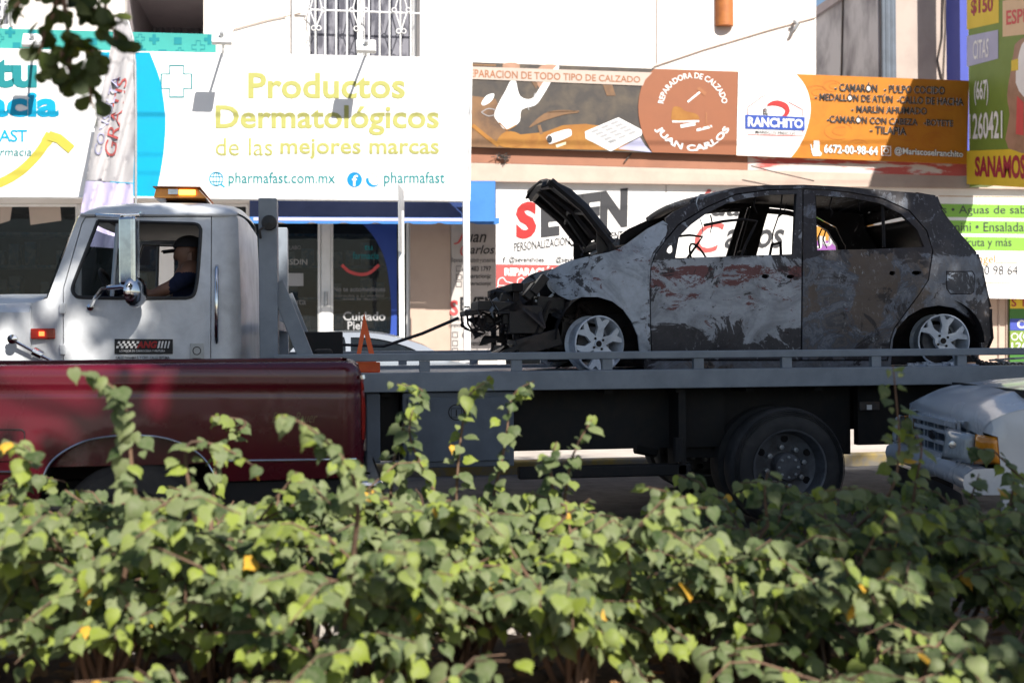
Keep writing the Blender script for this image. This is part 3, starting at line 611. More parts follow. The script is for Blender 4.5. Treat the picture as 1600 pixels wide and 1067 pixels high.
menu('- TILAPIA', ((1359, 197), (1416, 199.5), (1416, 212), (1359, 209)))
def inv(s, q): text(s, q, RP, M['black'], rb, .06, lift=.006); text(s, q, RP, M['white'], rb, .02, lift=.012)
inv('6672-00-98-64', ((1287, 226), (1371, 229.5), (1371, 243), (1287, 239.5))); inv('@Mariscoselranchito', ((1397, 230), (1504, 236), (1504, 249), (1397, 243.5)))
flat('camera_icon', stroke([(1377, 229), (1391, 229.5), (1391, 243.5), (1377, 243)], 1.8, True) + stroke(circ(1384, 236, 3.6), 1.6, True), RP, M['white'], rb, .010)
flat('phone_icon', [[(1271, 220), (1280, 220.5), (1280, 236), (1284, 240), (1282, 244), (1270, 244), (1268, 234), (1271, 232)]], RP, M['white'], rb, .008); flat('phone_icon', stroke([(1266.5, 226), (1269, 240)], 1.5), RP, M['white'], rb, .01)
lg = flat('house_logo', stroke([(1168, 180), (1168, 168), (1190, 152), (1196, 149)], 1.3) + stroke([(1232, 160), (1254, 172), (1254, 182)], 1.3) + stroke([(1168, 205), (1168, 211), (1254, 213), (1254, 204)], 1.3), RP, M['redpink'], rb, .008)
flat('shrimp_logo', stroke(spl([(1199, 165), (1207, 162), (1216, 162), (1226, 166), (1230, 174), (1226, 181), (1218, 186)], 4), [3, 4, 5, 6, 7, 8, 8, 9, 9, 9, 9, 9, 9, 9, 8, 8, 8, 7, 7, 6, 5, 5, 4, 4, 3]) + stroke([(1200, 164), (1192, 176)], 1) + stroke([(1222, 186), (1213, 189)], 5), RP, M['red'], rb, .009)
flat('blue_band', [[(1164, 179.5), (1257, 183.5), (1257, 204.5), (1164, 201.5)]], RP, M['navy'], rb, .011)
text('RANCHITO', ((1168, 183), (1254, 187), (1254, 201), (1168, 198.5)), RP, M['white'], rb, .03, lift=.014); text('EL', ((1192, 170), (1200, 170.5), (1200, 179.5), (1192, 179)), RP, M['black'], rb, .02, lift=.014); text('MARISCOS FRESCOS', ((1180, 203.8), (1242, 206.5), (1242, 211.5), (1180, 209)), RP, M['black'], rb, .012, lift=.014)
# fascia slab over the lower shops
fs_ = thing('shop_fascia', 'beige concrete fascia with brown band running over the lower shop signs', 'fascia', onp(1150, 285, (0, 15.35, JY)))
FP = (0, 15.33, JY)
board('brown_band', [(733, 226), (1168, 240), (1168, 266), (733, 254)], FP, .15, M['brownband'], fs_)
board('peeling_band', [(1168.5, 240), (1520, 252), (1520, 279), (1168.5, 266)], FP, .15, M['peel'], fs_)
a, b, c2, d2 = onp(733, 254.5, FP), onp(1640, 279, FP), onp(1640, 296, FP), onp(733, 283, FP)
fwd = Vector((0, -.05, -.01)); MB().add([a, b, c2 + fwd, d2 + fwd, a + Vector((0, .4, 0)), b + Vector((0, .4, 0)), c2 + Vector((0, .4, 0)), d2 + Vector((0, .4, 0))], [(0, 3, 2, 1), (4, 5, 6, 7), (0, 1, 5, 4), (1, 2, 6, 5), (2, 3, 7, 6), (3, 0, 4, 7)]).build('slab', M['beige'], fs_)
m = MB(); m.tube([onp(x, y, FP, .2) for x, y in ((1165, 263), (1200, 272), (1240, 281), (1262, 286))], .008, 5); m.tube([onp(975, 254, FP, .02), onp(986, 240, FP, .02)], .01, 5); each(m, 'loose_wire', M['darkiron'], fs_)
nest = MB()
for k in range(26): p = onp(785 + random.gauss(0, 5), 246 + random.gauss(0, 3), FP, .04); q = onp(785 + random.gauss(0, 6), 246 + random.gauss(0, 4), FP, .06); nest.tube([p, q], .006, 4)
o = nest.build('bird_nest', M['darkiron']); tag(o, 'small dark twiggy nest stuck on the brown band under the shoe banner', 'nest')
# ------------------------------------------------------------------ lower white signs
LP = (0, 15.37, JY)
sv = thing('shoe_shop_sign', 'white shoe shop sign with big black and red letters and a red strip', 'sign', onp(900, 455, LP))
board('panel', [(775, 281.5), (1040, 285), (1040, 458), (775, 454)], LP, .04, M['bannerwhite'], sv)
text('S', ((806, 318), (839, 313), (838, 370), (806, 376)), LP, M['red'], sv, .05); text('EVEN', ((845, 311.5), (981, 294), (980, 355), (845, 372)), LP, M['dark'], sv, .055)
text('PERSONALIZACIÓN Y MANTENIMIENTO', ((803, 376), (981, 357), (981, 371), (803, 394)), LP, M['dark'], sv, .012); text('@sevenshoes', (795, 401, 850, 412), LP, M['dark'], sv, .012); text('@sevenshoes.clean', (868, 401, 945, 412), LP, M['dark'], sv, .012)
flat('contact_icon', stroke([(782, 400), (792, 400), (792, 411), (782, 411)], 1, True) + stroke([(855, 400), (865, 400), (865, 411), (855, 411)], 1, True), LP, M['grey'], sv); text('f', (785, 402, 790, 410), LP, M['dark'], sv, .02)
flat('red_strip', [[(775, 413), (1040, 416), (1040, 457.5), (775, 454)]], LP, M['redpink'], sv, .005)
text('REPARACIÓN', (788, 416, 872, 431), LP, M['white'], sv, .05, lift=.009)
sh = []
for x in (778, 808, 840): sh += stroke(spl([(x, 447), (x + 1, 437), (x + 8, 434), (x + 13, 440), (x + 24, 443), (x + 25, 449), (x, 450)], 3, True), 1.4, True) + stroke([(x + 1, 446), (x + 24, 447)], 1.1)
flat('shoe_icon', sh, LP, M['white'], sv, .009)
jb = thing('cobbler_sign', 'white sign with red and black script lettering behind the burnt car', 'sign', onp(1150, 458, LP))
board('panel', [(1041.5, 285), (1262, 288), (1262, 461), (1041.5, 458)], LP, .04, M['bannerwhite'], jb)
text('J', (1070, 297, 1112, 338), LP, M['redpink'], jb, .0, .4); text('uan', (1112, 317, 1184, 338), LP, M['dark'], jb, .02, .3); text('C', (1085, 347, 1132, 395), LP, M['redpink'], jb, .01, .35); text('arlos', (1132, 345, 1226, 388), LP, M['dark'], jb, .02, .35)
text('Reparadora', (1102, 296, 1175, 308), LP, M['redpink'], jb, 0, .35)
jg = thing('juice_bar_sign', 'white juice bar sign with green striped menu lines and an orange badge', 'sign', onp(1440, 464, LP))
board('panel', [(1263.5, 288), (1660, 294.5), (1660, 468), (1263.5, 461)], LP, .04, M['bannerwhite'], jg)
flat('orange_badge', [circ(1322, 378, 56, ry=42)], LP, M['orangeprint'], jg, .003); flat('orange_badge', [circ(1300, 346, 30, ry=14)], LP, M['green'], jg, .0025); flat('orange_badge', stroke(spl([(1270, 352), (1300, 352), (1325, 345), (1345, 350)], 4), 3), LP, M['white'], jg, .006)
flat('purple_band', [[(1264, 376), (1372, 377), (1372, 398), (1264, 397)]], LP, M['purple'], jg, .006)
text('EL', (1316, 349, 1329, 370), LP, M['dark'], jg, .02, lift=.009); text('JUGOZO', (1276, 369, 1364, 389), LP, M['white'], jg, .06, lift=.009); text('JUGOZO', (1276, 369, 1364, 389), LP, M['greytext'], jg, .0, lift=.012)
flat('green_stripe', [[(1440, 318.5), (1655, 321), (1655, 341.5), (1440, 339)], [(1440, 344), (1655, 347), (1655, 366.5), (1440, 364)], [(1480, 369.5), (1655, 372), (1655, 393), (1480, 390.5)]], LP, M['green'], jg, .004)
text('Jugos • Aguas de sabor', (1436, 321.5, 1622, 338), LP, M['dark'], jg, .0, lift=.008); text('Panini • Ensaladas', (1474, 347.5, 1606, 362), LP, M['dark'], jg, .0, lift=.008); text('fruta y más', (1507, 372, 1580, 389), LP, M['dark'], jg, .0, lift=.008)
text('Angel', (1515, 398, 1555, 415), LP, M['orangeprint'], jg, .0); text('667 200 98 64', (1490, 415, 1590, 429.5), LP, M['dark'], jg, .0)
flat('thin_line', stroke([(1556, 410.5), (1590, 411)], 1) + stroke([(1466, 306.5), (1640, 309)], 1) + stroke([(1540, 442), (1640, 443.5)], 1), LP, M['orangeprint'], jg, .004)
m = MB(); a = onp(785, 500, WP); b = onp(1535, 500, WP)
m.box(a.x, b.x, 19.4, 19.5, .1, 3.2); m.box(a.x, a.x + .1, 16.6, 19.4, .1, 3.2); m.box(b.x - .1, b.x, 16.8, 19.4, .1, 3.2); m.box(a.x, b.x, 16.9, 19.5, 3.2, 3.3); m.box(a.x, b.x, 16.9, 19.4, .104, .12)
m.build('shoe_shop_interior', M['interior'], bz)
# wall and clinic poster under the juice bar sign
MB().prism([onp(x, y, (0, 15.75, JY)) for x, y in ((1530, 440), (1660, 440), (1660, 660), (1530, 660))], (0, .2, 0)).build('wall_panel', M['tan_wall'], bz)
m = MB()
for x in (1560, 1572): m.tube([onp(x, 440, (0, 15.75, JY), .01), onp(x, 655, (0, 15.75, JY), .01)], .012, 6)
each(m, 'wall_joint', M['beige'], bz)
CP = (0, 15.70, JY)
cp = thing('clinic_poster', 'small striped yellow green and blue clinic poster at the right edge below the juice sign', 'poster', onp(1600, 560, CP))
board('panel', [(1578, 462), (1650, 462), (1650, 640), (1578, 640)], CP, .03, M['darkgreen'], cp)
flat('yellow_stripe', [[(1578, 464), (1650, 464), (1650, 482), (1578, 482)]], CP, M['clinicyellow'], cp); flat('blue_stripe', [[(1578, 498), (1650, 498), (1650, 516), (1578, 516)]], CP, M['clinicblue'], cp); flat('green_stripe', [[(1578, 517), (1650, 517), (1650, 545), (1578, 545)]], CP, M['clinicgreen'], cp)
text('S T', (1580, 466, 1604, 479), CP, M['maroon'], cp, .02, lift=.008); text('CITAS', (1589, 500, 1632, 513), CP, M['white'], cp, .03, lift=.008); text('(667)', (1592, 519, 1632, 533), CP, M['white'], cp, .01, lift=.008); text('1260421', (1580, 535, 1640, 546), CP, M['white'], cp, .01, lift=.008); flat('phone_icon', stroke(circ(1585, 526, 5), 1.3, True), CP, M['white'], cp, .008)
# ------------------------------------------------------------------ neighbour building and clinic sign wall
nb = thing('neighbour_building', 'pale building with a stained grey side wall beyond the white one', 'building', at(1440, 670, 17.4))
c = at(1375, 60, 17.4)
MB().box(c.x, c.x + 9, 17.4, 26, .1, 6.75).build('front_block', M['cream'], nb)
MB().box(c.x - .03, c.x - .002, 17.4, 26, .1, 6.75).build('side_face', M['greywall'], nb)
m = MB(); m.box(c.x - .1, c.x + 9, 17.32, 26.1, 6.752, 6.9); m.build('coping', M['stucco_shade'], nb)
m = MB()
for px, r in ((1381, .035), (1387, .05), (1394, .045), (1399, .02)): p = at(px, 60, 17.3); m.tube([(p.x, 17.32, .1), (p.x, 17.32, 6.7)], r, 8)
each(m, 'drain_pipe', M['boxblue'], nb)
m = MB(); m.tube([at(x, y, 17.38) for x, y in ((1474, -40), (1472, 60), (1465, 95), (1472, 125))], .012, 5); m.tube([at(x, y, 17.38) for x, y in ((1476, -40), (1478, 40), (1474, 125))], .008, 5); m.tube([Vector((c.x - .05, y, z)) for y, z in ((18.6, 7), (18.7, 5.6), (18.9, 4.2))], .015, 5); each(m, 'hanging_wire', M['darkiron'], nb)
CW = at(1513.5, 250, 15.5); CX = CW.x; KP = (CX, 15.5, -math.pi / 2)
cl = thing('clinic_wall_sign', 'green and yellow clinic sign wall jutting out at the right edge', 'sign', (CX, 13.6, 0))
zb = at(1513, 293, 15.5).z
MB().box(CX, CX + .25, 12.0, 15.48, zb, 6.6).build('sign_wall', M['clinicgreen'], cl)
MB().box(at(1500, 60, 16.7).x, at(1513, 60, 16.7).x, 16.7, 17.1, zb, 7.2).build('blue_edge', M['clinicblue'], cl)
def kq(name, pts, mat, lift=.004): return flat(name, [pts], KP, mat, cl, lift)
kq('yellow_patch', [(1511, -60), (1561, -60), (1561, 36), (1511, 47)], M['clinicyellow']); text('$150', ((1518, 0), (1552, -6), (1552, 22), (1518, 26)), KP, M['maroon'], cl, .03, lift=.008)
kq('peach_patch', [(1567, 2), (1700, -20), (1700, 44), (1567, 58)], M['palepeach']); text('ESPECIALISTAS', ((1573, 17), (1690, 2), (1690, 22), (1573, 40)), KP, M['redword'], cl, .02, lift=.008)
kq('lilac_patch', [(1511, 57), (1560, 47), (1560, 92), (1511, 105)], M['lilacword']); text('CITAS', ((1521, 64), (1546, 60), (1545, 90), (1521, 94)), KP, M['white'], cl, .01, lift=.008)
text('(667)', ((1523, 127), (1545, 124), (1545, 165), (1523, 165)), KP, M['white'], cl, .02, lift=.008); text('1260421', ((1515, 178), (1567, 172), (1567, 217), (1515, 218)), KP, M['white'], cl, .02, lift=.008)
kq('yellow_band', [(1511, 236), (1720, 228), (1720, 300), (1511, 288)], M['clinicyellow']); text('SANAMOS TU CUERPO', ((1524, 245), (1700, 238), (1700, 286), (1524, 276)), KP, M['maroon'], cl, .04, lift=.008)
kq('figure_print', spl([(1576, 232), (1578, 180), (1574, 150), (1580, 110), (1584, 85), (1592, 64), (1640, 50), (1660, 120), (1650, 231)], 3, True), M['skinprint'], .005); kq('figure_print', [(1590, 150), (1600, 160), (1600, 212), (1588, 210)], M['redword'], .008); kq('figure_print', spl([(1588, 130), (1594, 80), (1604, 70), (1606, 150)], 3, True), M['bannerwhite'], .008); kq('figure_print', [(1581, 95), (1592, 92), (1592, 110), (1581, 112)], M['clinicyellow'], .009)
# wall lamp and hook on the white wall
p = onp(1131, 20, WP, .02); m = MB(); r = []
for k in range(9):
    t = math.pi * k / 8; r.append([(p.x - .125 * math.cos(t), p.y - .11 * math.sin(t), p.z + h) for h in (-.20, .22)])
m.grid(r); m.add([q[0] for q in r], [tuple(range(9))]); m.add([q[1] for q in r], [tuple(range(9))]); m.box(p.x - .128, p.x - .06, p.y - .02, p.y + .01, p.z - .2, p.z + .22)
o = m.build('wall_lamp', M['clay'], smooth=40); tag(o, 'half round orange clay wall lamp high on the white wall', 'lamp')
m = MB(); m.tube([onp(x, y, WP, l) for x, y, l in ((1240, 34, .02), (1241, 42, .12), (1237, 50, .10), (1231, 61, .02))], [.02, .03, .025, .01], 7); m.tube([onp(1243, 38, WP, .06), onp(1236, 36, WP, .10)], .02, 6)
o = m.build('cable_hook', M['galv']); tag(o, 'small metal cable hook on the white wall near its right end', 'hook')
# overhead cables whose shadows cross the banners
def cable(z, lab, dy=0, rad=.004):
    Y = 11.2 + dy; pts = []
    for k in range(25):
        u = k / 24; x = -14 + 34 * u; pts.append((x, Y, z + .035 * (x - 5) + .9 * (2 * u - 1) ** 2 - .25))
    o = MB().tube(pts, rad, 6).build('overhead_cable', M['cable']); tag(o, lab, 'cable', 'cables over the street')
cable(8.22, 'uppermost black overhead cable crossing above the street', 0, .009); cable(7.72, 'lower black overhead cable crossing above the street', .02); cable(7.42, 'lowest black overhead cable crossing above the street', .1)
flush_text()
# ------------------------------------------------------------------ tow truck
TY = 7.88; CY = 8.06; TC = 9.10            # bed side, cab side, centre line of the truck
wc = at(1235, 735, TY)
tt = thing('tow_truck', 'white flatbed tow truck with a grey deck carrying the burnt car', 'tow truck', (wc.x, TC, 0))
def cabo(px, py):
    o = 0.0
    if py < 470: o += .10 * ((470 - py) / 136.0) ** 1.25
    if px < 100: o += (100 - px) * .0007
    if px > 352: o += .10 * ((px - 352) / 26.0) ** 2
    return o
DOOR = [(98, 640), (98, 452), (127, 350), (133, 339), (331, 337.5), (329.5, 640)]
DOORI = [(99.5, 638), (99.5, 452.5), (128.4, 351), (134, 340.4), (329.6, 339), (328.2, 638)]
WINH = [(153, 345.5)] + spl([(296, 349.5), (308, 351), (313, 357), (313.5, 368), (309, 430), (305, 455), (300, 463), (290, 466)], 3) + spl([(180, 466), (130, 465), (118, 462), (113, 452), (116, 440)], 3)
HP = [(p[0] - 2, p[1]) for p in [(153, 344)]]
panel('cab_side', [(49, 640), (49, 474), (74, 466), (121, 342), (128, 333.5), (366, 333.5), (372, 342), (376.5, 470), (378, 640)], [DOOR], CY, cabo, .05, M['truckwhite'], tt, 11, TC)
d1, d2 = panel('door', DOORI, [WINH], CY - .004, cabo, .05, M['truckwhite'], tt, 11, TC)
# window rubber, vent post
rub = [at(p[0], p[1], CY + cabo(*p) - .004) for p in WINH]
MB().tube(rub + [rub[0]], .012, 6).build('window_rubber', M['blackplastic'], d1); MB().tube([Vector((p.x, 2 * TC - p.y, p.z)) for p in rub + [rub[0]]], .012, 6).build('window_rubber', M['blackplastic'], d2)
vp = [at(184, 349, CY + .10), at(175, 463, CY + .02)]
MB().tube(vp, .014, 6).build('vent_post', M['galv'], d1); MB().tube([Vector((p.x, 2 * TC - p.y, p.z)) for p in vp], .014, 6).build('vent_post', M['galv'], d2)
# roof
top = {126: 333, 131: 328, 138: 320, 152: 312.5, 175: 309.2, 197: 307.6, 240: 306.8, 281: 306.7, 310: 307.5, 337: 309.8, 352: 313, 362: 317.5, 369: 325, 373: 333}
rows = []
for px, py in top.items():
    e = at(px, 334, CY + cabo(px, 334) - .006); h = at(px, py, CY + .35).z - at(px, 334, CY + .35).z; r = []
    for j in range(25):
        wv = -math.cos(math.pi * j / 24); y = TC + wv * (TC - e.y); r.append((e.x + .02 * (1 - wv * wv) * (1 if px > 340 else -1 if px < 145 else 0) * 2.5, y, e.z + h * max(0, 1 - abs(wv) ** 4) ** .5))
    rows.append(r)
MB().grid(rows).build('roof', M['truckwhite'], tt, smooth=50)
g = [at(x, 335.5, CY + cabo(x, 335) - .012) for x in (126, 180, 240, 300, 350, 370)]
MB().tube(g, .012, 6).build('drip_rail', M['truckwhite'], tt, smooth=60); MB().tube([Vector((p.x, 2 * TC - p.y, p.z)) for p in g], .012, 6).build('drip_rail', M['truckwhite'], tt, smooth=60)
# cab back with window, windscreen, bonnet, firewall, floor
def across(name, line, mat, bow, n=17, par=None, yoff=0, smooth=50):
    rows = []
    for (px, py) in line:
        e = at(px, py, CY + cabo(px, py) + yoff); rows.append([(e.x + bow * (1 - abs(-1 + 2 * j / n) ** 4), e.y + (2 * TC - 2 * e.y) * j / n, e.z) for j in range(n + 1)])
    return MB().grid(rows).build(name, mat, par or tt, smooth=smooth)
across('cab_back', [(366, 333.5), (372, 342), (374, 400), (376.5, 470), (378, 640)], M['truckwhite'], .05)
rw = across('rear_window', [(373.5, 352), (375, 400), (376, 438)], M['blackplastic'], .057, yoff=.22)
ws = across('windscreen', [(126, 336), (98, 400), (76, 463)], M['carglass'], -.10, yoff=.05)
hood = []
for px in (-330, -300, -200, -100, 0, 48, 74):
    e = at(px, 476 if px < 50 else 467, CY + .22); z = at(px, 463 + max(0, -px) * .03 if px < 50 else 463, CY + .25).z; r = []
    for j in range(17):
        wv = -math.cos(math.pi * j / 16); r.append((e.x, TC + wv * (TC - e.y), e.z - .25 * (px == -330) + (z - e.z + .03) * max(0, 1 - abs(wv) ** 5) ** .5))
    hood.append(r)
MB().grid(hood).build('bonnet', M['truckwhite'], tt, smooth=50)
fo = lambda px, py: .02 + .10 * max(0, (485 - py) / 11) ** 2
panel('fender', [(48, 640), (48, 473), (0, 474.5), (-120, 477), (-260, 484), (-330, 500), (-330, 640), (-235, 640), (-215, 668 - 60), (-180, 590), (-120, 580), (-60, 592), (-25, 610), (-5, 640)], [], CY, fo, .05, M['truckwhite'], tt, 10, TC)
e = at(-332, 560, CY); MB().box(e.x - .05, e.x, CY + .15, 2 * TC - CY - .15, .55, 1.5).build('grille', M['chrome'], tt, bevel=.02)
a = at(60, 560, CY + .07); b = at(372, 560, CY + .07)
m = MB(); m.box(a.x, b.x, CY + .06, 2 * TC - CY - .06, .72, .80); m.box(a.x - .05, a.x, CY + .06, 2 * TC - CY - .06, .5, 1.52); m.build('cab_floor', M['chassis'], tt)
a2 = at(128, 470, CY + .2); MB().box(a.x, a2.x + .12, CY + .12, 2 * TC - CY - .12, 1.25, 1.60).build('dashboard', M['blackplastic'], tt, bevel=.05)
sx = at(285, 560, CY + .3); zs = 1.22
m = MB(); m.box(sx.x - .24, sx.x + .30, CY + .16, 2 * TC - CY - .2, .95, zs); m.obox((sx.x + .30, TC, zs + .26), (.05, 0, .0), (0, .74, 0), (.05, 0, .28)); m.build('bench_seat', M['seat'], tt, bevel=.05)
rl = at(200, 338, CY + .3); MB().box(at(150, 340, CY).x, at(360, 340, CY).x, CY + .18, 2 * TC - CY - .18, rl.z - .03, rl.z + .0).build('headliner', M['seat'], tt)
swc = Vector((at(180, 470, CY + .45).x, CY + .50, 1.60)); tilt = Matrix.Rotation(math.radians(62), 3, 'Y')
m = MB(); m.tube([swc + tilt @ Vector((.21 * math.cos(t * math.pi / 12), .21 * math.sin(t * math.pi / 12), 0)) for t in range(25)], .014, 8)
for t in (0, 2.1, 4.2): m.tube([swc, swc + tilt @ Vector((.21 * math.cos(t), .21 * math.sin(t), 0))], .012, 6)
m.tube([swc, swc + Vector((-.35, 0, -.25))], .02, 6); m.build('steering_wheel', M['blackplastic'], tt, smooth=50)
LW = [(148, 341), (300, 345), (313, 350), (318, 366), (312, 440), (308, 462), (296, 470), (120, 470), (106, 460), (108, 440)]
panel('cab_lining', [(60, 600), (104, 440), (133, 342), (362, 340), (372, 470), (373, 600)], [LW], CY + .075, cabo, .01, M['seat'], tt, 25, TC)  # dark sheets, sides and back, added to darken the cab interior
across('back_lining', [(361, 340), (368, 400), (371, 470), (372, 600)], M['seat'], .05, yoff=.09)
# mirror set
mt = MB(); q = lambda x, y, o: at(x, y, CY - o)
mt.obox((q(200, 392, .20)), (.052, -.03, 0), (.012, .022, 0), (-.0, 0, .215)); mirr = mt.build('side_mirror', M['chrome'], tt, bevel=.02)
m = MB(); m.obox(q(200, 392, .20) + Vector((.020, .035, 0)), (.045, -.026, 0), (.002, .004, 0), (0, 0, .19)); m.build('mirror_glass', M['lampback'], mirr)
Mx = Matrix.Rotation(math.radians(58), 3, 'Z')
m = MB(); m.lathe(q(214, 456, .20), [(.0, -.03), (.055, -.025), (.092, -.005), (.10, .012), (.10, .02), (.0, .022)], 'y', 28, Mx); m.build('round_mirror', M['chrome'], mirr, smooth=40)
m = MB(); m.tube([q(150, 336, -.09), q(165, 337, .05), q(190, 338, .19), q(215, 336, .18), q(223, 334, -.05)], .014, 7); m.tube([q(190, 338, .19), q(210, 360, .19), q(210, 450, .19), q(180, 449, .17)], .013, 7); m.tube([q(180, 449, .17), q(160, 452, .15), q(150, 464, .10), q(142, 480, .0)], .014, 7); m.tube([q(168, 450, .16), q(190, 448, .19), q(208, 452, .2)], .016, 7); m.lathe(q(142, 480, .0), [(.0, -.03), (.022, -.02), (.022, .02)], 'y', 12)
m.build('mirror_bracket', M['chrome'], mirr, smooth=50)
# marker lamp, rod, grab handle, vent plate, decals
def onc(px, py, lift=.004): return at(px, py, CY + cabo(px, py) - lift)
for hy in (482, 546): MB().obox(onc(97.5, hy, .010), (.018, 0, 0), (0, .012, 0), (0, 0, .034)).build('hinge', M['truckwhite'], tt, bevel=.006)
def decal(name, polys, mat, par, lift=.004):
    m = MB()
    for pl in polys: m.add([onc(p[0], p[1], lift + .006) for p in pl], [tuple(range(len(pl)))])
    return m.build(name, mat, par)
p = onc(68, 521.5); lw = Vector((.062, 0, 0)); mk_ = MB(); mk_.obox(p + Vector((0, -.012, 0)), lw * 1.2, (0, .014, 0), (0, 0, .034)); ml = mk_.build('marker_lamp', M['redlens'], tt, bevel=.008)
MB().obox(p + Vector((-.005, -.030, 0)), (.016, 0, 0), (0, .004, 0), (0, 0, .014)).build('bulb', M['redlit'], ml)
m = MB(); m.tube([at(12, 526, CY - .04), at(18, 530, CY - .03), at(52, 549, CY - .02), at(88, 568, CY - .01)], .011, 7); m.lathe(at(20, 530, CY - .04), [(.0, -.025), (.03, -.015), (.03, .015), (.0, .02)], 'y', 12); m.tube([at(52, 549, CY - .025), at(66, 556, CY - .025)], .03, 8); m.build('bonnet_latch', M['chrome'], tt, smooth=50)
hx = [onc(339, 416, .0), onc(338.5, 421, .045), onc(338, 470, .05), onc(338, 525, .045), onc(338.5, 535, .0)]
MB().tube(hx, .014, 8).build('grab_handle', M['chrome'], tt, smooth=60)
decal('vent_plate', [[(297, 536.5), (318, 536.5), (318.5, 561), (297, 561)]], M['galv'], d1, .006); decal('vent_plate', stroke(circ(307.5, 548, 6), 1.5, True) + stroke([(301, 560), (314, 560)], 1.4), M['darkiron'], d1, .009)
dec = decal('door_decal', [[(179, 529.5), (270, 530), (270, 553), (179, 553)]], M['black'], d1)
chk = []
for i in range(9):
    for j in range(3):
        if (i + j) % 2 == 0:
            x = 182 + i * 3.7 + (2 - j) * 1.2; chk.append([(x, 533 + j * 3.7), (x + 3.7, 533 + j * 3.7), (x + 3.0, 536.7 + j * 3.7), (x - .7, 536.7 + j * 3.7)])
decal('checker_print', chk, M['white'], dec, .007)
decal('stripe_print', [[(248 + k * 5.2, 533), (251 + k * 5.2 - .25 * k, 533), (248.6 + k * 5.2 - .25 * k, 544), (245.6 + k * 5.2, 544)] for k in range(4)], M['white'], dec, .007)
DPL = (0, CY - .014, 0)
text('ANG', (213, 533, 246, 544), DPL, M['red'], dec, .05, .25, .004); text('LO MEJOR EN CARROCERIA Y PINTURA', (187, 546.5, 258, 551), DPL, M['white'], dec, .01, 0, .004); text('CALLE PANAMA S. Y CRO. CALLE SEPTIMA', (181, 556.5, 265, 561), DPL, M['black'], d1, .015, 0, .004)
flush_text()
# amber light bar
c0 = at(292, 305, TC - .25); zt = max(v.co.z for v in bpy.data.objects['roof'].data.vertices) + wl(tt).z
lb = MB(); lb.box(c0.x - .13, c0.x + .15, TC - .38, TC + .38, zt - .03, zt + .03); bar = lb.build('beacon_base', M['blackplastic'], tt, bevel=.01)
x0, x1 = c0.x - .19, c0.x + .17
MB().add([(x0, TC - .55, zt + .03), (x1, TC - .55, zt + .03), (x1, TC + .55, zt + .03), (x0, TC + .55, zt + .03), (x0 + .015, TC - .52, zt + .105), (x1 - .07, TC - .52, zt + .105), (x1 - .07, TC + .52, zt + .105), (x0 + .015, TC + .52, zt + .105)], [(0, 3, 2, 1), (4, 5, 6, 7), (0, 1, 5, 4), (1, 2, 6, 5), (2, 3, 7, 6), (3, 0, 4, 7)]).build('beacon_lens', M['amber'], bar, bevel=.012)
MB().box(x0 + .17, x0 + .28, TC - .556, TC - .54, zt + .052, zt + .088).build('beacon_lamp', M['amberlit'], bar, bevel=.004); MB().box(x0 + .10, x0 + .165, TC - .556, TC - .54, zt + .055, zt + .09).build('beacon_lamp', M['lampback'], bar)
MB().box(x0 - .004, x1 - .05, TC - .535, TC + .535, zt + .1055, zt + .112).build('beacon_top', M['brown'], bar)
# deck: side rails, posts, floor, crossmembers
DX0 = at(402, 600, TY).x; DX1 = at(1720, 600, TY).x
zt_, zb_ = 1.085, .958
m = MB()
for y0, y1 in ((TY, TY + .10), (2 * TC - TY - .10, 2 * TC - TY)): MB().box(DX0 + .05, DX1, y0, y1, zb_, zt_).build('side_beam', M['deckgrey'], tt, bevel=.006)
MB().box(DX0 + .05, DX1, TY + .102, 2 * TC - TY - .102, 1.03, 1.058).build('deck_floor', M['deckgrey'], tt)
for y in (TY + .035, 2 * TC - TY - .035):
    MB().box(DX0 + .1, DX1, y - .03, y + .03, 1.158, 1.208).build('top_rail', M['deckgrey'], tt, bevel=.006)
    for px in (664, 808, 950, 1093, 1231, 1371, 1505, 1640):
        x = at(px, 575, TY).x; MB().box(x - .034, x + .034, y - .022, y + .022, zt_ + .002, 1.157).build('rail_post', M['deckgrey'], tt)
m = MB()
for y in (TC - .43, TC + .35): m.box(DX0 - .6, DX1 - .3, y, y + .08, .60, .92)
for k in range(12): x = DX0 + .3 + k * (DX1 - DX0 - .4) / 11; m.box(x, x + .06, TY + .11, 2 * TC - TY - .11, .925, 1.028)
m.box(DX0 - 3.2, DX0, TC - .40, TC - .34, .50, .68); m.box(DX0 - 3.2, DX0, TC + .34, TC + .40, .50, .68)
m.build('chassis_frame', M['chassis'], tt)
# subframe skirt, step bar, mudguard, tanks seen below the deck
m = MB(); a = at(806, 700, TY + .25); b = at(1140, 700, TY + .25); m.box(a.x, b.x, TY + .35, TY + .5, .36 + .17, .95); m.build('under_panel', M['chassis'], tt)
m = MB(); m.box(a.x, at(1075, 700, TY + .2).x, TY + .12, TY + .2, .36, .44); m.build('step_bar', M['chassis'], tt, bevel=.01)
m = MB(); x = at(1060, 700, TY + .2).x; m.box(x - .02, x + .03, TY + .12, TY + .4, .30, .95); m.tube([(x - .25, TY + .4, .55), (x - .1, TY + .4, .52)], .06, 8); m.tube([(x - .03, TY + .1, .62), (x - .03, TY + .1, .46)], .035, 8); m.build('bracket', M['chassis'], tt)
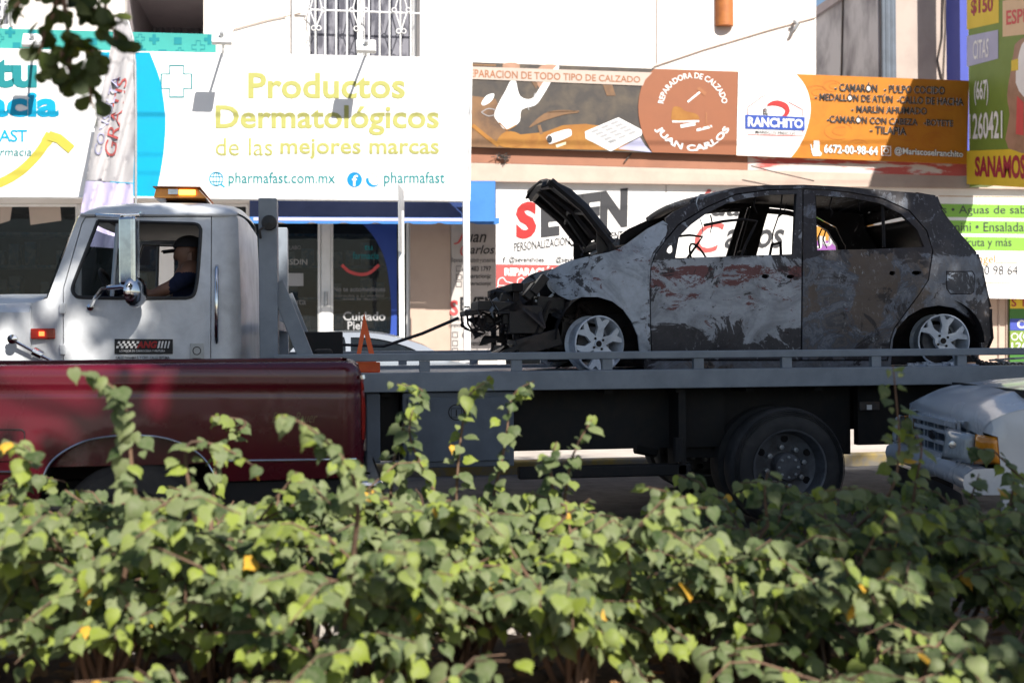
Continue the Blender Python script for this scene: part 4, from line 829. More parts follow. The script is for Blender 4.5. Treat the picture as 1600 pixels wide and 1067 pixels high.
# toolboxes
tb = MB(); a = at(629, 620, TY + .03); b = at(803, 620, TY + .03); tb.box(a.x, b.x, TY + .04, TY + .6, .46, .952); tbo = tb.build('toolbox', M['boxblue'], tt, bevel=.008)
m = MB(); m.box(a.x + .03, b.x - .03, TY + .022, TY + .038, .50, .92); tdo = m.build('toolbox_door', M['boxblue'], tbo, bevel=.006)
TPL = (0, TY + .022, 0)
flat('round_emblem', stroke(circ(713, 644, 12, 24), 1.6, True) + stroke([(705, 638), (721, 638), (721, 652), (705, 652)], 1.2, True) + stroke([(713, 640), (713, 650)], 2), TPL, M['black'], tdo, .004)
a = at(572, 620, TY + .03); b = at(594, 620, TY + .03); MB().box(a.x, b.x, TY + .04, TY + .5, .50, .952).build('side_box', M['boxblue'], tt, bevel=.008)
a = at(596, 620, TY + .03); b = at(625, 620, TY + .03); MB().box(a.x, b.x, TY + .2, TY + .5, .50, .952).build('under_panel', M['chassis'], tt)
# rear wheels (dual)
def truck_wheel(c, sgn):
    prof = [(.255, .01), (.29, .0), (.345, .004), (.385, .02), (.404, .045), (.408, .08), (.408, .17), (.400, .21), (.37, .235), (.30, .24)]
    t = MB().lathe((c.x, c.y, c.z), [(r, h * sgn) for r, h in prof], 'y', 48).build('wheel', M['tyre'], tt, smooth=35)
    g = MB()
    for k in range(4): g.lathe((c.x, c.y, c.z), [(.355 + k * .012, sgn * (.005 + k * .002)), (.358 + k * .012, sgn * (-.001 + k * .002)), (.361 + k * .012, sgn * (.006 + k * .003))], 'y', 48)
    g.build('sidewall_rib', M['tyre'], t, smooth=60)
    MB().lathe((c.x, c.y, c.z), [(.262, 0.004 * sgn), (.262, .0 * sgn), (.25, .004 * sgn), (.235, .05 * sgn), (.225, .11 * sgn), (.16, .13 * sgn), (.095, .125 * sgn), (.095, .05 * sgn), (.088, .03 * sgn), (.0, .028 * sgn)], 'y', 40).build('rim', M['rim'], t, smooth=35)
    m = MB()
    for k in range(8): a_ = 2 * math.pi * k / 8 + .2; m.lathe((c.x + .135 * math.cos(a_), c.y + sgn * .095, c.z + .135 * math.sin(a_)), [(.0, -.018 * sgn), (.018, -.015 * sgn), (.02, .03 * sgn)], 'y', 6)
    for k in range(8): a_ = 2 * math.pi * k / 8; m.lathe((c.x + .068 * math.cos(a_), c.y + sgn * .026, c.z + .068 * math.sin(a_)), [(.0, -.008 * sgn), (.010, -.006 * sgn), (.010, .01 * sgn)], 'y', 6)
    each(m, 'lug_nut', M['galv'], t)
    m = MB()
    for k in range(6): a_ = 2 * math.pi * k / 6 + .5; m.lathe((c.x + .19 * math.cos(a_), c.y + sgn * .118, c.z + .19 * math.sin(a_)), [(.0, -.004 * sgn), (.026, -.003 * sgn), (.026, .006 * sgn)], 'y', 10)
    each(m, 'rim_hole', M['sootblack'], t)
truck_wheel(Vector((wc.x, TY, .408)), 1); truck_wheel(Vector((wc.x, TY + .55, .408)), -1); truck_wheel(Vector((wc.x, 2 * TC - TY, .408)), -1); truck_wheel(Vector((wc.x, 2 * TC - TY - .55, .408)), 1)
MB().tube([(wc.x, TY + .2, .408), (wc.x, 2 * TC - TY - .2, .408)], .08, 10).build('axle', M['chassis'], tt)
fw = at(-120, 700, CY); truck_wheel(Vector((fw.x, CY + .03, .408)), 1); truck_wheel(Vector((fw.x, 2 * TC - CY - .03, .408)), -1)
m = MB(); a = at(1335, 700, TY + .3); m.box(a.x + .05, a.x + .8, TY + .35, TY + .42, .52, .95); m.box(a.x + .62, a.x + .64, TY + .1, TY + .6, .20, .9); m.build('mud_flap', M['chassis'], tt)
m = MB(); m.box(wc.x - .62, wc.x + .62, TY + .42, TY + .46, .45, .95); m.build('inner_guard', M['chassis'], tt)
p = at(1357, 634, TY + .2); MB().obox(p, (.075, 0, 0), (0, .02, 0), (0, 0, .03)).build('lamp_plate', M['darkiron'], tt, bevel=.005); MB().obox(p + Vector((-.005, -.024, -.008)), (.018, 0, 0), (0, .003, 0), (0, 0, .017)).build('reflector', M['white'], tt)
# headboard frame behind the cab, winch
for yy in (TY + .10, 2 * TC - TY - .32):
    a = at(405, 500, TY + .1); b = at(434, 500, TY + .1); zt2 = at(420, 309.5, TY + .1).z
    MB().box(a.x, b.x, yy, yy + .22, .96, zt2).build('headboard_post', M['deckgrey'], tt, bevel=.006)
    s0 = Vector((b.x + .002, yy + .11, at(440, 450, TY + .1).z)); s1 = Vector((at(485, 556, TY + .1).x, yy + .11, 1.11))
    m = MB(); dd = (s1 - s0).normalized(); m.obox((s0 + s1) / 2, dd * ((s1 - s0).length / 2 + .04), (0, .05, 0), dd.cross(Vector((0, 1, 0))) * .05); m.build('brace', M['deckgrey'], tt, bevel=.005)
a = at(407, 330, TY + .1); b = at(432, 330, TY + .1)
m = MB(); m.box(a.x, b.x, TY + .322, 2 * TC - TY - .322, at(420, 500, TY + .1).z - .06, at(420, 500, TY + .1).z); m.build('headboard_bar', M['deckgrey'], tt)
p = at(421, 349, TY + .1); m = MB(); m.lathe((p.x, p.y - .03, p.z), [(.0, -.02), (.045, -.01), (.05, .0), (.04, .03)], 'y', 18); m.tube([p + Vector((-.02, -.03, -.02)), p + Vector((-.06, -.05, -.05)), p + Vector((-.055, -.03, -.10))], .01, 5); m.build('work_lamp', M['blackplastic'], tt, smooth=40)
c = at(505, 541, TY + 1.0)
m = MB(); m.lathe((c.x, TC - .25, 1.22), [(.0, 0), (.13, 0), (.13, .02), (.08, .03), (.08, .40), (.13, .41), (.13, .43), (0, .43)], 'y', 20); m.box(c.x - .16, c.x + .14, TC - .33, TC - .26, 1.06, 1.36); m.box(c.x - .16, c.x + .14, TC + .20, TC + .27, 1.06, 1.36); m.build('winch', M['chassis'], tt, smooth=40, bevel=.01)
m = MB(); m.box(at(450, 550, TY).x, at(480, 550, TY).x, TY + .4, TY + .8, 1.06, 1.2); m.box(at(490, 550, TY).x, at(520, 550, TY).x, TY + .25, TY + .5, 1.06, 1.24); each(m, 'winch_box', M['chassis'], tt, bevel=.02)
MB().tube([(c.x + .05, TC, 1.27), at(600, 541, TY + .95), at(660, 521, TY + .7), at(716, 497, TY + .55)], .012, 6).build('winch_cable', M['cable'], tt)
# ------------------------------------------------------------------ burnt hatchback
BY = 8.30; BC = BY + .83
bc = thing('burnt_hatchback', 'burnt out five door hatchback with raised bonnet and bare wheels on the tow truck deck', 'burnt car', (at(1200, 570, BY).x, BC, 1.06))
def co(px, py):
    o = .011 * mnoise.noise(Vector((px * .021, py * .021, 1.5))) + .004 * mnoise.noise(Vector((px * .075, py * .075, 4.5)))
    if py < 400: o += .03 + .20 * ((400 - py) / 108.0) ** 1.1
    elif py < 470: o += .03 * ((470 - py) / 70.0) ** 2
    if py > 500: o += .05 * ((py - 500) / 70.0) ** 1.5
    if px < 960: o += .24 * ((960 - px) / 108.0) ** 2.0
    if px > 1430: o += .20 * ((px - 1430) / 118.0) ** 2.2
    return o
BM = dict(fender=burnt('burnt fender', .25, .10, .08, None, 1, (.42, .455, .51)), fdoor=burnt('burnt front door', .265, .09, .0, (.36, .04, .19), 2, (.42, .44, .48), (.36, .70, .80), .79, .15), rdoor=burnt('burnt rear door', .235, .06, .12, (.55, .1, .06), 3, (.27, .285, .32), None, .79, .8), shell=burnt('burnt shell', .275, .04, .08, None, 4, (.27, .285, .32), None, .80, .45), roof=burnt('burnt roof', .42, .0, .0, None, 6, (.20, .21, .24)))
fender = [(852.5, 433), (857, 426), (864.6, 420.5), (877, 413), (890, 408), (918, 401), (952, 394), (967, 388.5), (979, 381.5), (1013, 357), (1036, 345), (1045, 352)] + [(1037.5, 377), (1023.5, 396), (1016.5, 415), (1014.5, 449), (1017, 560), (1008, 560), (999, 547), (996.8, 524.6), (987, 502), (974, 483.8), (957.4, 471), (935, 464), (909.6, 464), (893, 469), (887, 467.8), (873, 461), (862, 451), (854, 441)]
panel('front_fender', fender, [], BY, co, .02, BM['fender'], bc, 9, BC)
fd = [(1019, 562), (1016.3, 449), (1018, 416), (1025, 397), (1039, 378), (1061, 352), (1103, 325.5), (1150, 305), (1200, 298), (1254, 296.3), (1252.5, 400), (1251, 562)]
fdw = [(1061, 370), (1080, 351), (1103.6, 334), (1137, 317), (1170, 309), (1205, 304.5), (1245, 303), (1239.5, 397.5), (1150, 400), (1055, 403.7)]
fdm = spl([(1045, 386), (1051, 383), (1052, 392), (1047, 396), (1042, 393)], 3, True)
hol = lambda x, y, a, b: spl([(x - a, y), (x - a * .5, y - b), (x + a * .8, y - b * .8), (x + a, y + b * .2), (x + a * .3, y + b), (x - a * .7, y + b * .7)], 3, True)
panel('front_door', fd, [fdw, fdm, hol(1196, 432, 6, 3.5), hol(1235, 432.5, 6, 3.2)], BY, co, .035, BM['fdoor'], bc, 9, BC)
rd = [(1256, 296.3), (1290, 298), (1326.5, 301.5), (1378, 311), (1420, 330), (1447, 361), (1456.5, 392), (1450, 437), (1433, 463), (1410, 494), (1397, 512), (1391, 530), (1386, 562), (1253.5, 562), (1255, 400)]
rdw = [(1274, 305), (1326.5, 309), (1374, 317.5), (1408, 334.5), (1433, 358.5), (1444.6, 386), (1360, 389.5), (1276.5, 391)]
panel('rear_door', rd, [rdw, hol(1394, 427, 4.5, 3.5), hol(1432, 426.5, 7.5, 3.2)], BY, co, .035, BM['rdoor'], bc, 9, BC)
hole = [(1019 - 2, 564), (1014, 449), (1016, 415), (1023.5, 395.5), (1037.5, 376.5), (1060, 350), (1102.5, 323.7), (1150, 303), (1200, 296.2), (1256, 294.6), (1291, 296.2), (1327, 299.7), (1379, 309.2), (1421.5, 328.7), (1449, 360.5), (1458.5, 392), (1451.7, 437.5), (1434.5, 464), (1411.5, 495), (1398.5, 513), (1392.6, 530), (1387.8, 564)]
sil = [(1008, 580), (1008, 562), (1012, 561), (1012, 470)] + [(1012.5, 415), (1020, 395), (1034, 376), (1043, 365), (1040, 341), (1053, 330.6), (1087, 315), (1120.5, 302.5), (1160, 294), (1200, 290.7), (1256, 290.2), (1312, 293), (1368.7, 298), (1425, 302.5), (1461.4, 306.7), (1465.6, 316.5), (1478, 339), (1498, 364), (1526, 396.7), (1533, 420.5), (1540, 454.3), (1546.5, 479.6), (1546, 499), (1548.6, 527), (1541.6, 543), (1534, 543), (1529, 516), (1515, 496.5), (1492, 481), (1467, 477), (1442, 481), (1419, 493.6), (1402, 513), (1395.4, 530), (1391, 580)]
ff = [(1480, 425), (1519, 425), (1522, 431), (1521, 455), (1517, 458.5), (1486, 458.5), (1480, 450)]; ffo = [(1478.5, 423.5), (1520, 423.5), (1523.5, 430), (1522.5, 456), (1518, 460), (1485, 460), (1478.5, 451)]
s1, s2 = panel('body_side', sil, [hole, ffo], BY, co, .03, BM['shell'], bc, 9, BC)
panel('fuel_flap', ff, [], BY + .002, co, .01, BM['fender'], bc, 9)
# dark inner skins that stand behind the outer panels
cin = lambda px, py: co(px, py) + .12
panel('inner_frame', [(1030, 575), (1030, 402), (1062, 403), (1245, 397), (1245, 300), (1275, 300), (1277, 392), (1444, 388), (1440, 450), (1400, 500), (1385, 575)], [], BY, cin, .03, M['sootblack'], bc, 16, BC)
panel('pillar_backing', [(1006, 575), (1006, 415), (1014, 393), (1031, 372), (1050, 347), (1090, 322), (1150, 300), (1252, 292), (1252, 298.5), (1200, 301), (1152, 309), (1106, 330), (1064, 354), (1043, 381), (1029, 400), (1022, 420), (1023, 575)], [], BY, lambda x, y: co(x, y) + .06, .01, M['sootblack'], bc, 14, BC)
for yq in (1,):
    for (x, y, x2, y2) in ((1379, 319, 1381, 387), (1243, 303, 1239, 398)):
        p = at(x, y, BY + co(x, y) + .03); q = at(x2, y2, BY + co(x2, y2) + .03)
        MB().tube([p, q], .013, 5).build('window_divider', M['sootblack'], bc); MB().tube([Vector((p.x, 2 * BC - p.y, p.z)), Vector((q.x, 2 * BC - q.y, q.z))], .013, 5).build('window_divider', M['sootblack'], bc)
    # inner window channel left standing in the front doors
    for s in (0, 1):
        ch = [at(x, y, BY + co(x, y) + .05) for x, y in ((1100, 352), (1130, 346), (1160, 343), (1183, 346), (1176, 360), (1166, 380), (1158, 400))]
        if s: ch = [Vector((p.x, 2 * BC - p.y, p.z)) for p in ch]
        MB().tube(ch, .011, 5).build('window_channel', M['sootblack'], bc)
# roof, hatch, bulkhead, floor
rl = [(1053, 331), (1087, 315), (1120.5, 302.8), (1160, 294.3), (1200, 291), (1256, 290.5), (1312, 293.2), (1368.7, 298.2), (1425, 302.7), (1461.4, 307)]
def bridge(name, line, mat, crown, th=.02, n=14, inset=0.0, xb=0.0):
    rows = []
    for (px, py) in line:
        e = at(px, py, BY + co(px, py) + inset); r = []
        for j in range(n + 1):
            wv = -1 + 2 * j / n; r.append((e.x + xb * (1 - wv * wv), BC + wv * (BC - e.y), e.z + crown * (1 - wv * wv) - .002))
        rows.append(r)
    o = MB().grid(rows).build(name, mat, bc, smooth=50); s = o.modifiers.new('thick', 'SOLIDIFY'); s.thickness = th; s.offset = 0; return o
bridge('roof', rl[1:], BM['roof'], .035, .02)
bridge('windscreen_header', [(1083, 317), (1092, 313.5), (1100, 311)], BM['roof'], .034, .05)
bridge('cowl', [(979, 383), (985, 390), (1000, 400)], M['sootblack'], .02, .03, inset=.06)
bridge('tailgate', [(1526, 397), (1533, 420.5), (1540, 454), (1546, 480)], BM['shell'], 0, .03, xb=.10)
bridge('tailgate_skin', [(1471, 329), (1478, 340), (1498, 365), (1525, 396)], M['charhood'], 0, .02, xb=.07)
bridge('tailgate_header', [(1462, 307.5), (1466, 318), (1471, 327)], BM['shell'], .02, .03, xb=.05)
bridge('rear_bumper', [(1546, 482), (1546, 499), (1548.6, 527), (1541.6, 543)], M['sootblack'], 0, .04, xb=.12)
sp = [at(x, y, BY + .35) for x, y in ((1432, 300), (1460, 305), (1466, 315), (1440, 310))]; MB().prism(sp, (0, 2 * (BC - BY) - .7, 0)).build('spoiler', M['sootblack'], bc, bevel=.01)
m = MB(); a = at(1010, 570, BY + .08); b = at(1535, 570, BY + .08); zs = at(1200, 566, BY).z
m.box(a.x, b.x, BY + .14, 2 * BC - BY - .14, zs - .02, zs + .03); m.box(a.x - .02, a.x + .04, BY + .12, 2 * BC - BY - .12, zs, at(1010, 410, BY).z); m.build('floor_pan', M['sootblack'], bc)
m = MB(); zc = at(1060, 405, BY).z; m.tube([(a.x + .25, BY + .12, zc - .06), (a.x + .25, 2 * BC - BY - .12, zc - .06)], .05, 8)
m.tube([(a.x + .5, BY + .42, zc - .02), (a.x + .2, BY + .42, zc - .12)], .02, 6); wq = Vector((a.x + .52, BY + .42, zc - .02)); m.tube([wq + Matrix.Rotation(math.radians(65), 3, 'Y') @ Vector((.18 * math.cos(t * .3), .18 * math.sin(t * .3), 0)) for t in range(22)], .008, 6)
m.build('dash_beam', M['sootblack'], bc)
def seatframe(px, y, top):
    p = at(px, 540, BY + .3); z1 = at(px, top, BY + .3).z; m = MB(); x = p.x
    for dy in (-.2, .2): m.tube([(x - .25, y + dy, zs + .25), (x + .1, y + dy, zs + .22), (x + .2, y + dy * .9, z1 - .25), (x + .24, y + dy * .6, z1 - .1)], .013, 6)
    m.tube([(x + .24, y - .12, z1 - .1), (x + .25, y - .09, z1), (x + .25, y + .09, z1), (x + .24, y + .12, z1 - .1)], .011, 6)
    for k in range(7): z = zs + .3 + k * (z1 - zs - .5) / 7; m.tube([(x + .12 + k * .015, y - .19, z), (x + .12 + k * .015, y + .19, z)], .006, 5)
    for k in range(5): m.tube([(x - .2 + k * .06, y - .19, zs + .24), (x - .2 + k * .06, y + .19, zs + .24)], .006, 5)
    m.build('seat_frame', M['sootblack'], bc)
seatframe(1175, BY + .45, 378); seatframe(1175, 2 * BC - BY - .45, 378); seatframe(1285, 2 * BC - BY - .5, 352)
# wheel housings and wheels
def housing(px, py, r, name='wheel_housing'):
    for s in (0, 1):
        c = at(px, py, BY + .10); y0, y1 = (c.y + .22, c.y + .30) if not s else (2 * BC - c.y - .30, 2 * BC - c.y - .22)
        m = MB(); pr = [(c.x + r * math.cos(t), c.z + r * math.sin(t)) for t in [math.pi * k / 14 for k in range(15)]]
        yo = BY + .04 if not s else 2 * BC - BY - .04
        m.grid([[(x, yo, z), (x, y1 if not s else y0, z)] for x, z in pr]); m.prism([(x, y0, z) for x, z in pr] + [(c.x - r, y0, c.z - .16), (c.x + r, y0, c.z - .16)], (0, y1 - y0, 0))
        m.build(name, M['sootblack'], bc)
housing(940, 530, .335); housing(1468, 536, .325)
def car_wheel(c, ang, sgn, broken=False):
    Mz = Matrix.Rotation(ang, 3, 'Z'); R = .198
    q = lambda v: c + Mz @ Vector((v[0], v[1] * sgn, v[2]))
    m = MB(); m.lathe(c, [(.150, .16 * sgn), (.192, .155 * sgn), (.198, .15 * sgn), (.178, .13 * sgn), (.172, .05 * sgn), (.185, .02 * sgn), (R, .012 * sgn), (R, .0), (.188, -.003 * sgn), (.182, .012 * sgn), (.168, .06 * sgn), (.165, .15 * sgn)], 'y', 44, Mz)
    w_ = m.build('wheel', M['ashmetal'], bc, smooth=40)
    m = MB(); n = 6
    for k in range(n):
        if broken and k in (3, 4): continue
        t = 2 * math.pi * k / n + .35; ca, sa = math.cos(t), math.sin(t)
        def pt(r, w_): return (r * ca - w_ * sa, r * sa + w_ * ca)
        inn = [pt(.048, -.030), pt(.11, -.024), pt(.165, -.052), pt(.184, -.058), pt(.186, -.03), pt(.158, -.002), pt(.158, .002), pt(.186, .03), pt(.184, .058), pt(.165, .052), pt(.11, .024), pt(.048, .030)]
        m.prism([q((x, .005 + .018 * (1 - math.hypot(x, z) / .186), z)) for x, z in inn], Mz @ Vector((0, .028 * sgn, 0)))
    m.lathe(c, [(.0, .012 * sgn), (.03, .012 * sgn), (.034, .018 * sgn), (.06, .018 * sgn), (.062, .05 * sgn)], 'y', 24, Mz)
    m.build('spokes', M['ashmetal'], w_, smooth=30)
    m = MB()
    for k in range(4):
        t = 2 * math.pi * k / 4 + .6; m.lathe(q((.045 * math.cos(t), .012, .045 * math.sin(t))), [(0, 0), (.009, 0), (.009, .01 * sgn)], 'y', 8, Mz)
    m.lathe(q((0, .008, 0)), [(0, 0), (.022, 0), (.022, .01 * sgn)], 'y', 14, Mz); m.build('lug_holes', M['sootblack'], w_)
    MB().lathe(c, [(.0, .10 * sgn), (.12, .10 * sgn), (.125, .12 * sgn), (0, .125 * sgn)], 'y', 30, Mz).build('brake_disc', M['rim'], w_)
f1 = at(937, 534, BY + .02); f1.z = 1.06 + .199; car_wheel(f1, math.radians(17), 1); car_wheel(Vector((f1.x, 2 * BC - BY - .04, f1.z)), math.radians(17), -1)
r1 = at(1475, 535, BY + .06); r1.z = 1.06 + .199; car_wheel(r1, math.radians(-3), 1, True); car_wheel(Vector((r1.x, 2 * BC - BY - .06, r1.z)), 0, -1)
m = MB(); m.tube([f1 + Vector((.04, .15, 0)), Vector((f1.x + .04, 2 * BC - f1.y - .15, f1.z))], .04, 8); m.tube([r1 + Vector((.0, .15, 0)), Vector((r1.x, 2 * BC - r1.y - .15, r1.z))], .05, 8); each(m, 'axle', M['sootblack'], bc)
# melted remains under the rear wheel
m = MB()
for k in range(34):
    p = r1 + Vector((random.uniform(-.26, .22), random.uniform(-.06, .1), 0)); p.z = 1.062 + random.uniform(0, .03); v = Vector((random.uniform(.015, .05), 0, 0)); m.obox(p, Matrix.Rotation(random.uniform(0, 3), 3, 'Z') @ v, (0, random.uniform(.008, .03), random.uniform(0, .01)), (0, 0, random.uniform(.004, .018)))
o = m.build('melted_alloy', M['ashmetal'], loc=(r1.x, r1.y, 1.06)); tag(o, 'crumbled white ash and melted metal bits lying under the rear wheel', 'debris', kind='stuff')
# bonnet, raised
h0 = at(968, 383, BY + .12); h1 = at(861, 267, BY + .12); ax = (h1 - h0); L = ax.length; ax.normalize(); nrm = ax.cross(Vector((0, 1, 0))).normalized()
if nrm.z < 0: nrm = -nrm
W2 = .46; rows = []
prof = [(.13, .02), (.18, .026), (.25, .03), (.5, .035), (.75, .025), (.9, .0), (.97, -.035), (1.0, -.075)]
for u, hh in prof:
    r = []
    for j in range(21):
        wv = -1 + 2 * j / 20; nar = 1 - .04 * u - .12 * max(0, u - .8) / .2 * abs(wv) ** 2; cut = .05 * (abs(wv) ** 6) * u
        r.append(h0 + ax * (L * (u - cut)) + Vector((0, W2 + wv * W2 * nar, 0)) + nrm * (hh + .03 * (1 - wv * wv) - .03 * (abs(wv) > .95) + .012 * math.sin(u * 9 + wv * 4) * u))
    rows.append(r)
hd = MB().grid(rows).build('bonnet', M['charhood'], bc, smooth=45); s = hd.modifiers.new('thick', 'SOLIDIFY'); s.thickness = .012
m = MB()
def hp(u, wv, d): return h0 + ax * (L * u) + Vector((0, W2 + wv * W2, 0)) + nrm * d
for w0, w1 in ((-.93, -.93), (.93, .93), (-.45, -.15), (.45, .15)): m.tube([hp(.06, w0, -.03), hp(.5, (w0 + w1) / 2, -.005), hp(.93, w1, -.045)], [.035, .03, .028], 6)
m.tube([hp(.9, -.9, -.05), hp(.94, 0, -.03), hp(.9, .9, -.05)], .035, 6); m.tube([hp(.1, -.9, -.03), hp(.1, .9, -.03)], .035, 6); m.tube([hp(.45, -.8, -.0), hp(.55, 0, .0), hp(.45, .8, -.0)], .02, 6)
for wv in (-.9, .9): m.prism([hp(.28, wv, -.02), hp(.0, wv, -.02), hp(-.06, wv, -.045), hp(.06, wv, -.10), hp(-.01, wv, -.20), hp(.14, wv, -.12)], (0, .012, 0))
m.build('bonnet_frame', M['charhood'], hd, smooth=40)
m = MB(); m.tube([at(913, 395, BY + .2), at(905, 382, BY + .25), at(893, 384, BY + .25), at(889, 378, BY + .3)], .008, 5); m.tube([at(909, 398, BY + .18), at(912, 402, BY + .2)], .012, 5); m.tube([at(952, 380, BY + .14), at(955, 395, BY + .14)], .018, 5); each(m, 'hinge', M['charhood'], bc)
# torn strips at the windscreen
m = MB()
for pts in (((1090, 308), (1088, 318), (1092, 330)), ((1093, 340), (1097, 352), (1098, 376))): m.tube([at(x, y, BY + .12) for x, y in pts], [.008, .013, .002], 4, .3)
m.tube([at(x, y, BY + .15) for x, y in ((1089, 312), (1094, 304), (1102, 304))], .005, 4); each(m, 'torn_trim', M['ashmetal'], bc)
# stripped nose: rails, crossmember, engine, headlamp remains, wires
m = MB(); z1 = at(800, 500, BY + .2).z
for y in (BY + .28, 2 * BC - BY - .36): m.box(at(835, 500, BY + .3).x, at(1010, 500, BY + .3).x, y, y + .08, z1 - .06, z1 + .04)
each(m, 'chassis_leg', M['sootblack'], bc, bevel=.01)
xb = at(800, 490, BY + .3).x
m = MB(); m.box(xb - .02, xb + .06, BY + .16, 2 * BC - BY - .16, z1 + .20, z1 + .26); m.box(xb, xb + .05, BY + .2, 2 * BC - BY - .2, z1 - .24, z1 - .18)
for y in (BY + .2, BC, 2 * BC - BY - .25): m.box(xb, xb + .04, y, y + .05, z1 - .2, z1 + .22)
m.build('radiator_support', M['sootblack'], bc, bevel=.008)
ey = BC - .1; ex = at(862, 480, BY + .4).x
m = MB(); m.box(ex - .18, ex + .25, ey - .25, ey + .45, z1 - .18, z1 + .18); m.box(ex - .1, ex + .15, ey - .2, ey + .4, z1 + .18, z1 + .30); m.lathe((ex - .1, ey - .33, z1), [(0, 0), (.09, 0), (.09, .05), (0, .06)], 'y', 16); m.lathe((ex + .08, ey - .36, z1 - .1), [(0, 0), (.06, 0), (.06, .08), (0, .09)], 'y', 14)
for k in range(4): m.tube([(ex - .18, ey - .1 + k * .13, z1 + .1), (ex - .28, ey - .1 + k * .13, z1 + .02), (ex - .28, ey - .1 + k * .13, z1 - .15)], .025, 7)
m.build('engine', M['sootblack'], bc, bevel=.01)
m = MB()
def bx(px, py, dy, a, b, c, rot=0): m.obox(at(px, py, BY + dy), Matrix.Rotation(rot, 3, 'Y') @ Vector((a, 0, 0)), (0, b, 0), Matrix.Rotation(rot, 3, 'Y') @ Vector((0, 0, c)))
bx(772, 480, .35, .14, .2, .035, .05); bx(735, 489, .35, .06, .16, .018, -.1); bx(790, 470, .4, .05, .1, .04, .3); bx(842, 445, .2, .075, .05, .03, -.9); bx(829, 456, .25, .06, .07, .03, -.9); bx(800, 496, .3, .08, .1, .05, 0); bx(815, 500, .35, .12, .2, .10, 0); bx(855, 500, .3, .10, .1, .16, .1); bx(765, 500, .4, .05, .1, .03, .2); bx(760, 474, .42, .07, .12, .012, -.15); bx(872, 520, .25, .12, .05, .12, .3); bx(835, 535, .3, .16, .2, .06, -.25); bx(795, 545, .35, .14, .25, .02, -.45)
m.build('bumper_beam', M['charhood'], bc, bevel=.006)
m = MB(); rr = random.Random(3)
for k in range(30):
    x, y = rr.uniform(722, 880), rr.uniform(478, 512); dy = rr.uniform(.15, .6); P = [at(x, y, BY + dy)]
    for j in range(5): x += rr.uniform(-9, 9); y += rr.uniform(-3, 8); P.append(at(x, min(y, 560), BY + dy))
    m.tube(P, rr.uniform(.004, .010), 5)
for k in range(5): m.tube([at(721 + k * 9, 492, BY + .2), at(722 + k * 9, 505 + k, BY + .2), at(727 + k * 9, 514, BY + .2), at(736 + k * 9, 517, BY + .2), at(750 + k * 8, 510, BY + .2)], .008, 5)
m.tube([at(x, y, BY + .15) for x, y in ((860, 470), (853, 482), (846, 500), (838, 520), (810, 545))], .010, 5); m.build('burnt_wiring', M['sootblack'], bc)
m = MB()
for k in range(16):
    p = at(rr.uniform(725, 800), rr.uniform(466, 492), BY + rr.uniform(.1, .3)); a_ = rr.uniform(0, 3); m.obox(p, (rr.uniform(.01, .035) * math.cos(a_), 0, rr.uniform(.01, .03) * math.sin(a_)), (0, .02, .003), (-.006, 0, rr.uniform(.004, .014)))
each(m, 'ash_flake', M['boxblue'], bc)
m = MB()
for pts in (((842, 440), (840, 455), (843, 470), (838, 485)), ((853, 436), (858, 448), (866, 458)), ((836, 470), (850, 472), (864, 460))): m.tube([at(x, y, BY + .22) for x, y in pts], .010, 5)
each(m, 'headlamp_bracket', M['ashmetal'], bc)
m = MB()
for k in range(46):
    p = at(rr.uniform(735, 905), rr.uniform(462, 556), BY + rr.uniform(.12, .7)); q = [p + Vector((rr.gauss(0, .05), rr.gauss(0, .04), rr.gauss(0, .035))) for _ in range(4)]; m.prism(q, (rr.uniform(.004, .03), .006, rr.uniform(.002, .02)))
for k in range(14):
    x, y = rr.uniform(800, 905), rr.uniform(470, 520); m.tube([at(x, y, BY + .3), at(x + rr.uniform(-25, 25), y + rr.uniform(0, 25), BY + .25), at(x + rr.uniform(-40, 40), y + rr.uniform(10, 40), BY + .3)], rr.uniform(.008, .02), 6)
o = m.build('twisted_scrap', M['charhood'], bc)
m = MB()
for pts in (((1110, 336), (1113, 350), (1109, 366)), ((1180, 308), (1178, 322), (1183, 334)), ((1300, 308), (1296, 322), (1301, 333), (1297, 340)), ((1340, 311), (1344, 330)), ((1281, 388), (1278, 372), (1284, 358), (1290, 361), (1286, 374), (1292, 388)), ((1222, 304), (1219, 330), (1208, 362), (1204, 398)), ((1215, 340), (1225, 332), (1229, 318))): m.tube([at(x, y, BY + .25) for x, y in pts], [.006] * (len(pts) - 1) + [.003], 5)
each(m, 'hanging_debris', M['sootblack'], bc)
# ------------------------------------------------------------------ triangle, chain on the deck
tp = thing('warning_triangle', 'orange red warning triangle standing on the tow truck deck', 'warning triangle', at(571, 578, TY + .25))
tp.location.z = 1.058
T3 = [(569, 489), (592, 582), (552, 582)]; I3 = [(569.5, 522), (578, 560), (563, 560)]
panel('reflector', T3, [I3], TY + .25, lambda x, y: .12 * (582 - y) / 93, .012, M['orangered'], tp, 30)
m = MB(); a = at(552, 580, TY + .25); b = at(594, 580, TY + .25); m.box(a.x, b.x, TY + .2, TY + .32, 1.06, 1.085); m.box(a.x, b.x, TY + .235, TY + .245, 1.086, 1.15); m.build('base', M['orangered'], tp, bevel=.004)
m = MB(); P = [at(1518, 553, TY + .3), at(1530, 566, TY + .3), at(1550, 570, TY + .3), at(1575, 571, TY + .32), at(1610, 571, TY + .35), at(1660, 572, TY + .4)]
P = spl([tuple(p) for p in P], 6)
